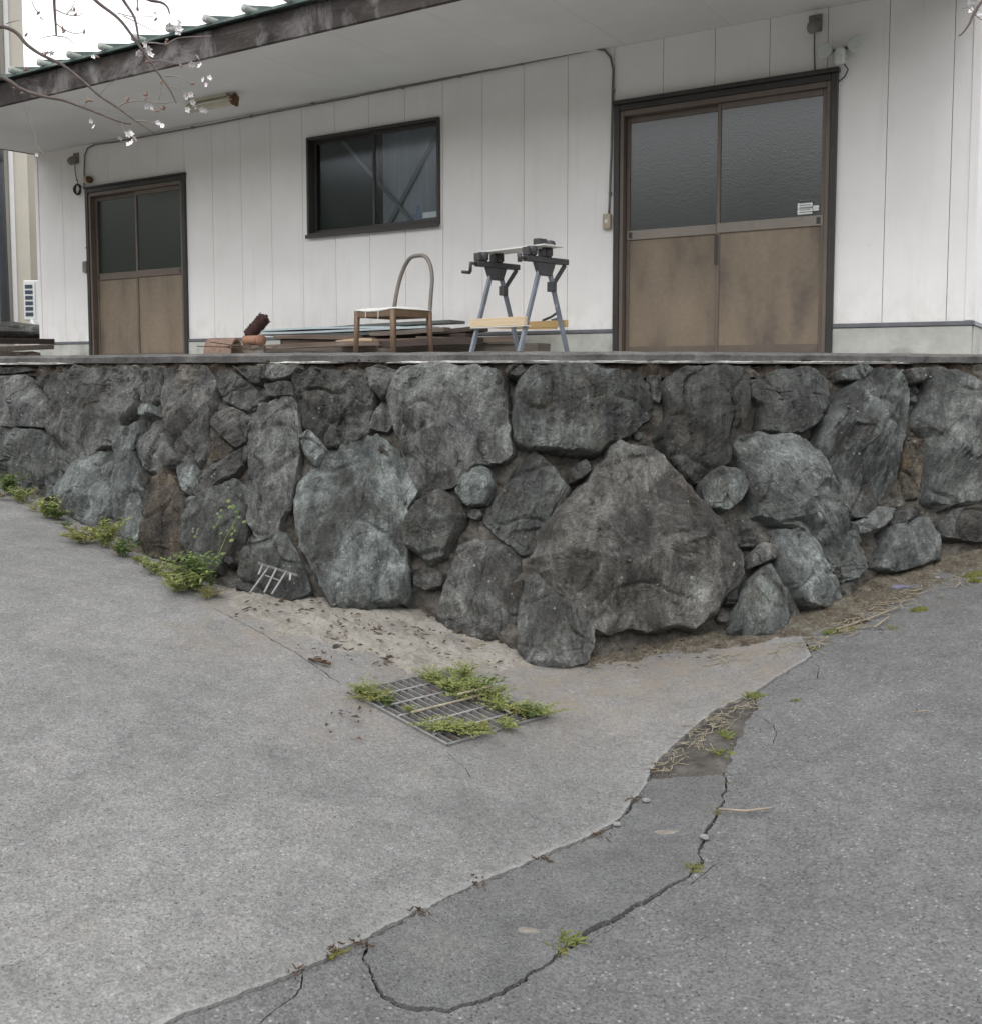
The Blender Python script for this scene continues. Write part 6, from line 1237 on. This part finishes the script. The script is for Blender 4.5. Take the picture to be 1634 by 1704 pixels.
limbs = [
 ([Vector((-2.9, 3.7, 3.6)), (-120, 20, 4.3)]+q([(20, 160), (180, 290), (260, 345), (400, 425), (540, 530), (640, 620), (760, 695), (880, 780), (1000, 862)], 4.3), .05, .0035),
 ([Vector((-3.0, 3.6, 3.3)), (-140, 110, 4.3)]+q([(-20, 500), (130, 570), (250, 612), (400, 645), (500, 682), (680, 752), (790, 790), (845, 797)], 4.3), .045, .0035),
 ([Vector((-2.6, 3.8, 4.2)), (60, -120, 4.3)]+q([(500, -120), (620, 0), (760, 110), (860, 230), (960, 370), (1040, 490), (1100, 580), (1140, 665)], 4.3), .05, .003),
 ([Vector((-2.4, 3.8, 4.4)), (150, -140, 4.3)]+q([(760, -100), (805, 0), (870, 110), (895, 230), (905, 270)], 4.3), .035, .003),
 ([Vector((-2.7, 3.7, 4.2)), (40, -110, 4.6)]+q([(350, -80), (355, 0), (362, 120), (370, 232)], 4.6), .035, .004),
 ([Vector((-2.3, 3.9, 4.5)), (180, -90, 4.5)]+q([(900, -60), (960, -5), (1040, 15), (1080, 45), (1095, 88)], 4.5), .03, .0035),
]
tw = [(q([(940, 272), (1010, 276), (1080, 282), (1150, 245), (1260, 235), (1370, 230)], 0), .0035), (q([(978, 392), (1040, 388), (1090, 396), (1170, 416)], 0), .003), (q([(760, 695), (800, 668), (850, 655), (940, 650), (1050, 668), (1130, 655)], 0), .0035), (q([(1070, 490), (1120, 492), (1180, 502), (1250, 545)], 0), .003), (q([(1250, 690), (1340, 665), (1500, 640)], 0), .0025),
      (q([(155, 660), (175, 740), (200, 800), (230, 880), (240, 945), (290, 1002)], 0), .0035), (q([(1050, 520), (1040, 590), (1030, 650)], 0), .003), (q([(880, 780), (960, 785), (1015, 805)], 0), .003), (q([(640, 620), (700, 550), (760, 510)], 0), .002), (q([(1110, 560), (1160, 575), (1210, 610)], 0), .0025), (q([(790, 795), (810, 850), (840, 870)], 0), .0025), (q([(800, 100), (880, 140), (980, 190), (1060, 225)], 0), .0025), (q([(760, 80), (860, 105), (960, 105), (1010, 100)], 0), .0025),
      (q([(362, 60), (430, 90), (500, 100), (540, 80)], 0), .003), (q([(366, 150), (420, 190), (490, 215), (545, 200)], 0), .003), (q([(370, 232), (430, 240), (480, 280), (520, 320)], 0), .0025), (q([(370, 225), (300, 235), (260, 250)], 0), .0025), (q([(250, 80), (220, 40), (200, -20)], 0), .003), (q([(430, 90), (470, 40), (490, -10)], 0), .0025), (q([(890, -10), (890, 30), (900, 70)], 0), .004), (q([(40, 150), (90, 135), (130, 130)], 0), .0025), (q([(260, 345), (310, 335), (340, 345)], 0), .003), (q([(540, 695), (565, 650), (580, 620)], 0), .002)]
bl = [(x*k, y*k, n_, s) for x, y, n_, s in ((930, 290, 3, .014), (945, 325, 3, .015), (1140, 180, 4, .015), (1150, 200, 2, .013), (1262, 408, 2, .013), (1303, 380, 2, .013), (1340, 525, 2, .011), (1310, 550, 1, .010), (955, 690, 2, .012), (1225, 640, 3, .013), (1245, 665, 2, .012), (1285, 700, 2, .012), (1020, 805, 2, .011), (835, 865, 4, .013), (870, 898, 3, .013), (800, 885, 2, .012), (600, 820, 2, .010), (320, 345, 2, .012), (625, 372, 1, .010), (1020, 110, 1, .010), (250, 85, 1, .009), (500, 75, 1, .009), (1600, 270, 0, .01), (290, 1000, 1, .009))]
ct = cherry('flowering cherry tree whose bare twigs hang in front of the eave', (-3.7, 3.2), limbs, tw, bl, 4.3, 3)
rr = random.Random(8)
for x, y in ((830, 635), (820, 640), (935, 610), (945, 630), (950, 605), (1210, 610), (1225, 625), (965, 400), (955, 395), (1080, 255), (1075, 280), (1040, 525), (1170, 420), (1245, 540), (575, 640), (560, 655), (590, 650), (1050, 700), (1020, 715), (1065, 695), (405, 180), (415, 200), (170, 220), (175, 440), (165, 450), (140, 600), (95, 570), (490, 90), (250, 80), (545, 200), (1010, 120), (1085, 170), (480, 60), (300, 340), (630, 365), (890, 50)):
    p = P(x*k, y*k, 4.3)-ct.location; dv = Vector((rr.uniform(-.6, .6), rr.uniform(-.4, .2), rr.uniform(-1, .4))).normalized()
    MB().lathe([(.001, -.010), (.0045, -.004), (.0055, .004), (.002, .012)], 6, Matrix.Translation(p) @ dv.to_track_quat('Z', 'Y').to_matrix().to_4x4()).build('bud', 'bud', ct)
cherry('cherry tree whose twig tip hangs by the far corner of the eave', (4.3, 3.4), [([Vector((3.6, 4.2, 3.6)), (1720, -60, 5.2), (1645, -10, 5.2), (1622, 18, 5.2), (1612, 38, 5.2), (1602, 52, 5.2), (1594, 59, 5.2)], .04, .004)], [([(1620, 20), (1612, 12), (1600, 14)], .003), ([(1618, 20), (1630, 30), (1640, 36)], .003)], [(1624, 6, 3, .014), (1632, 18, 3, .014)], 5.2, 5)
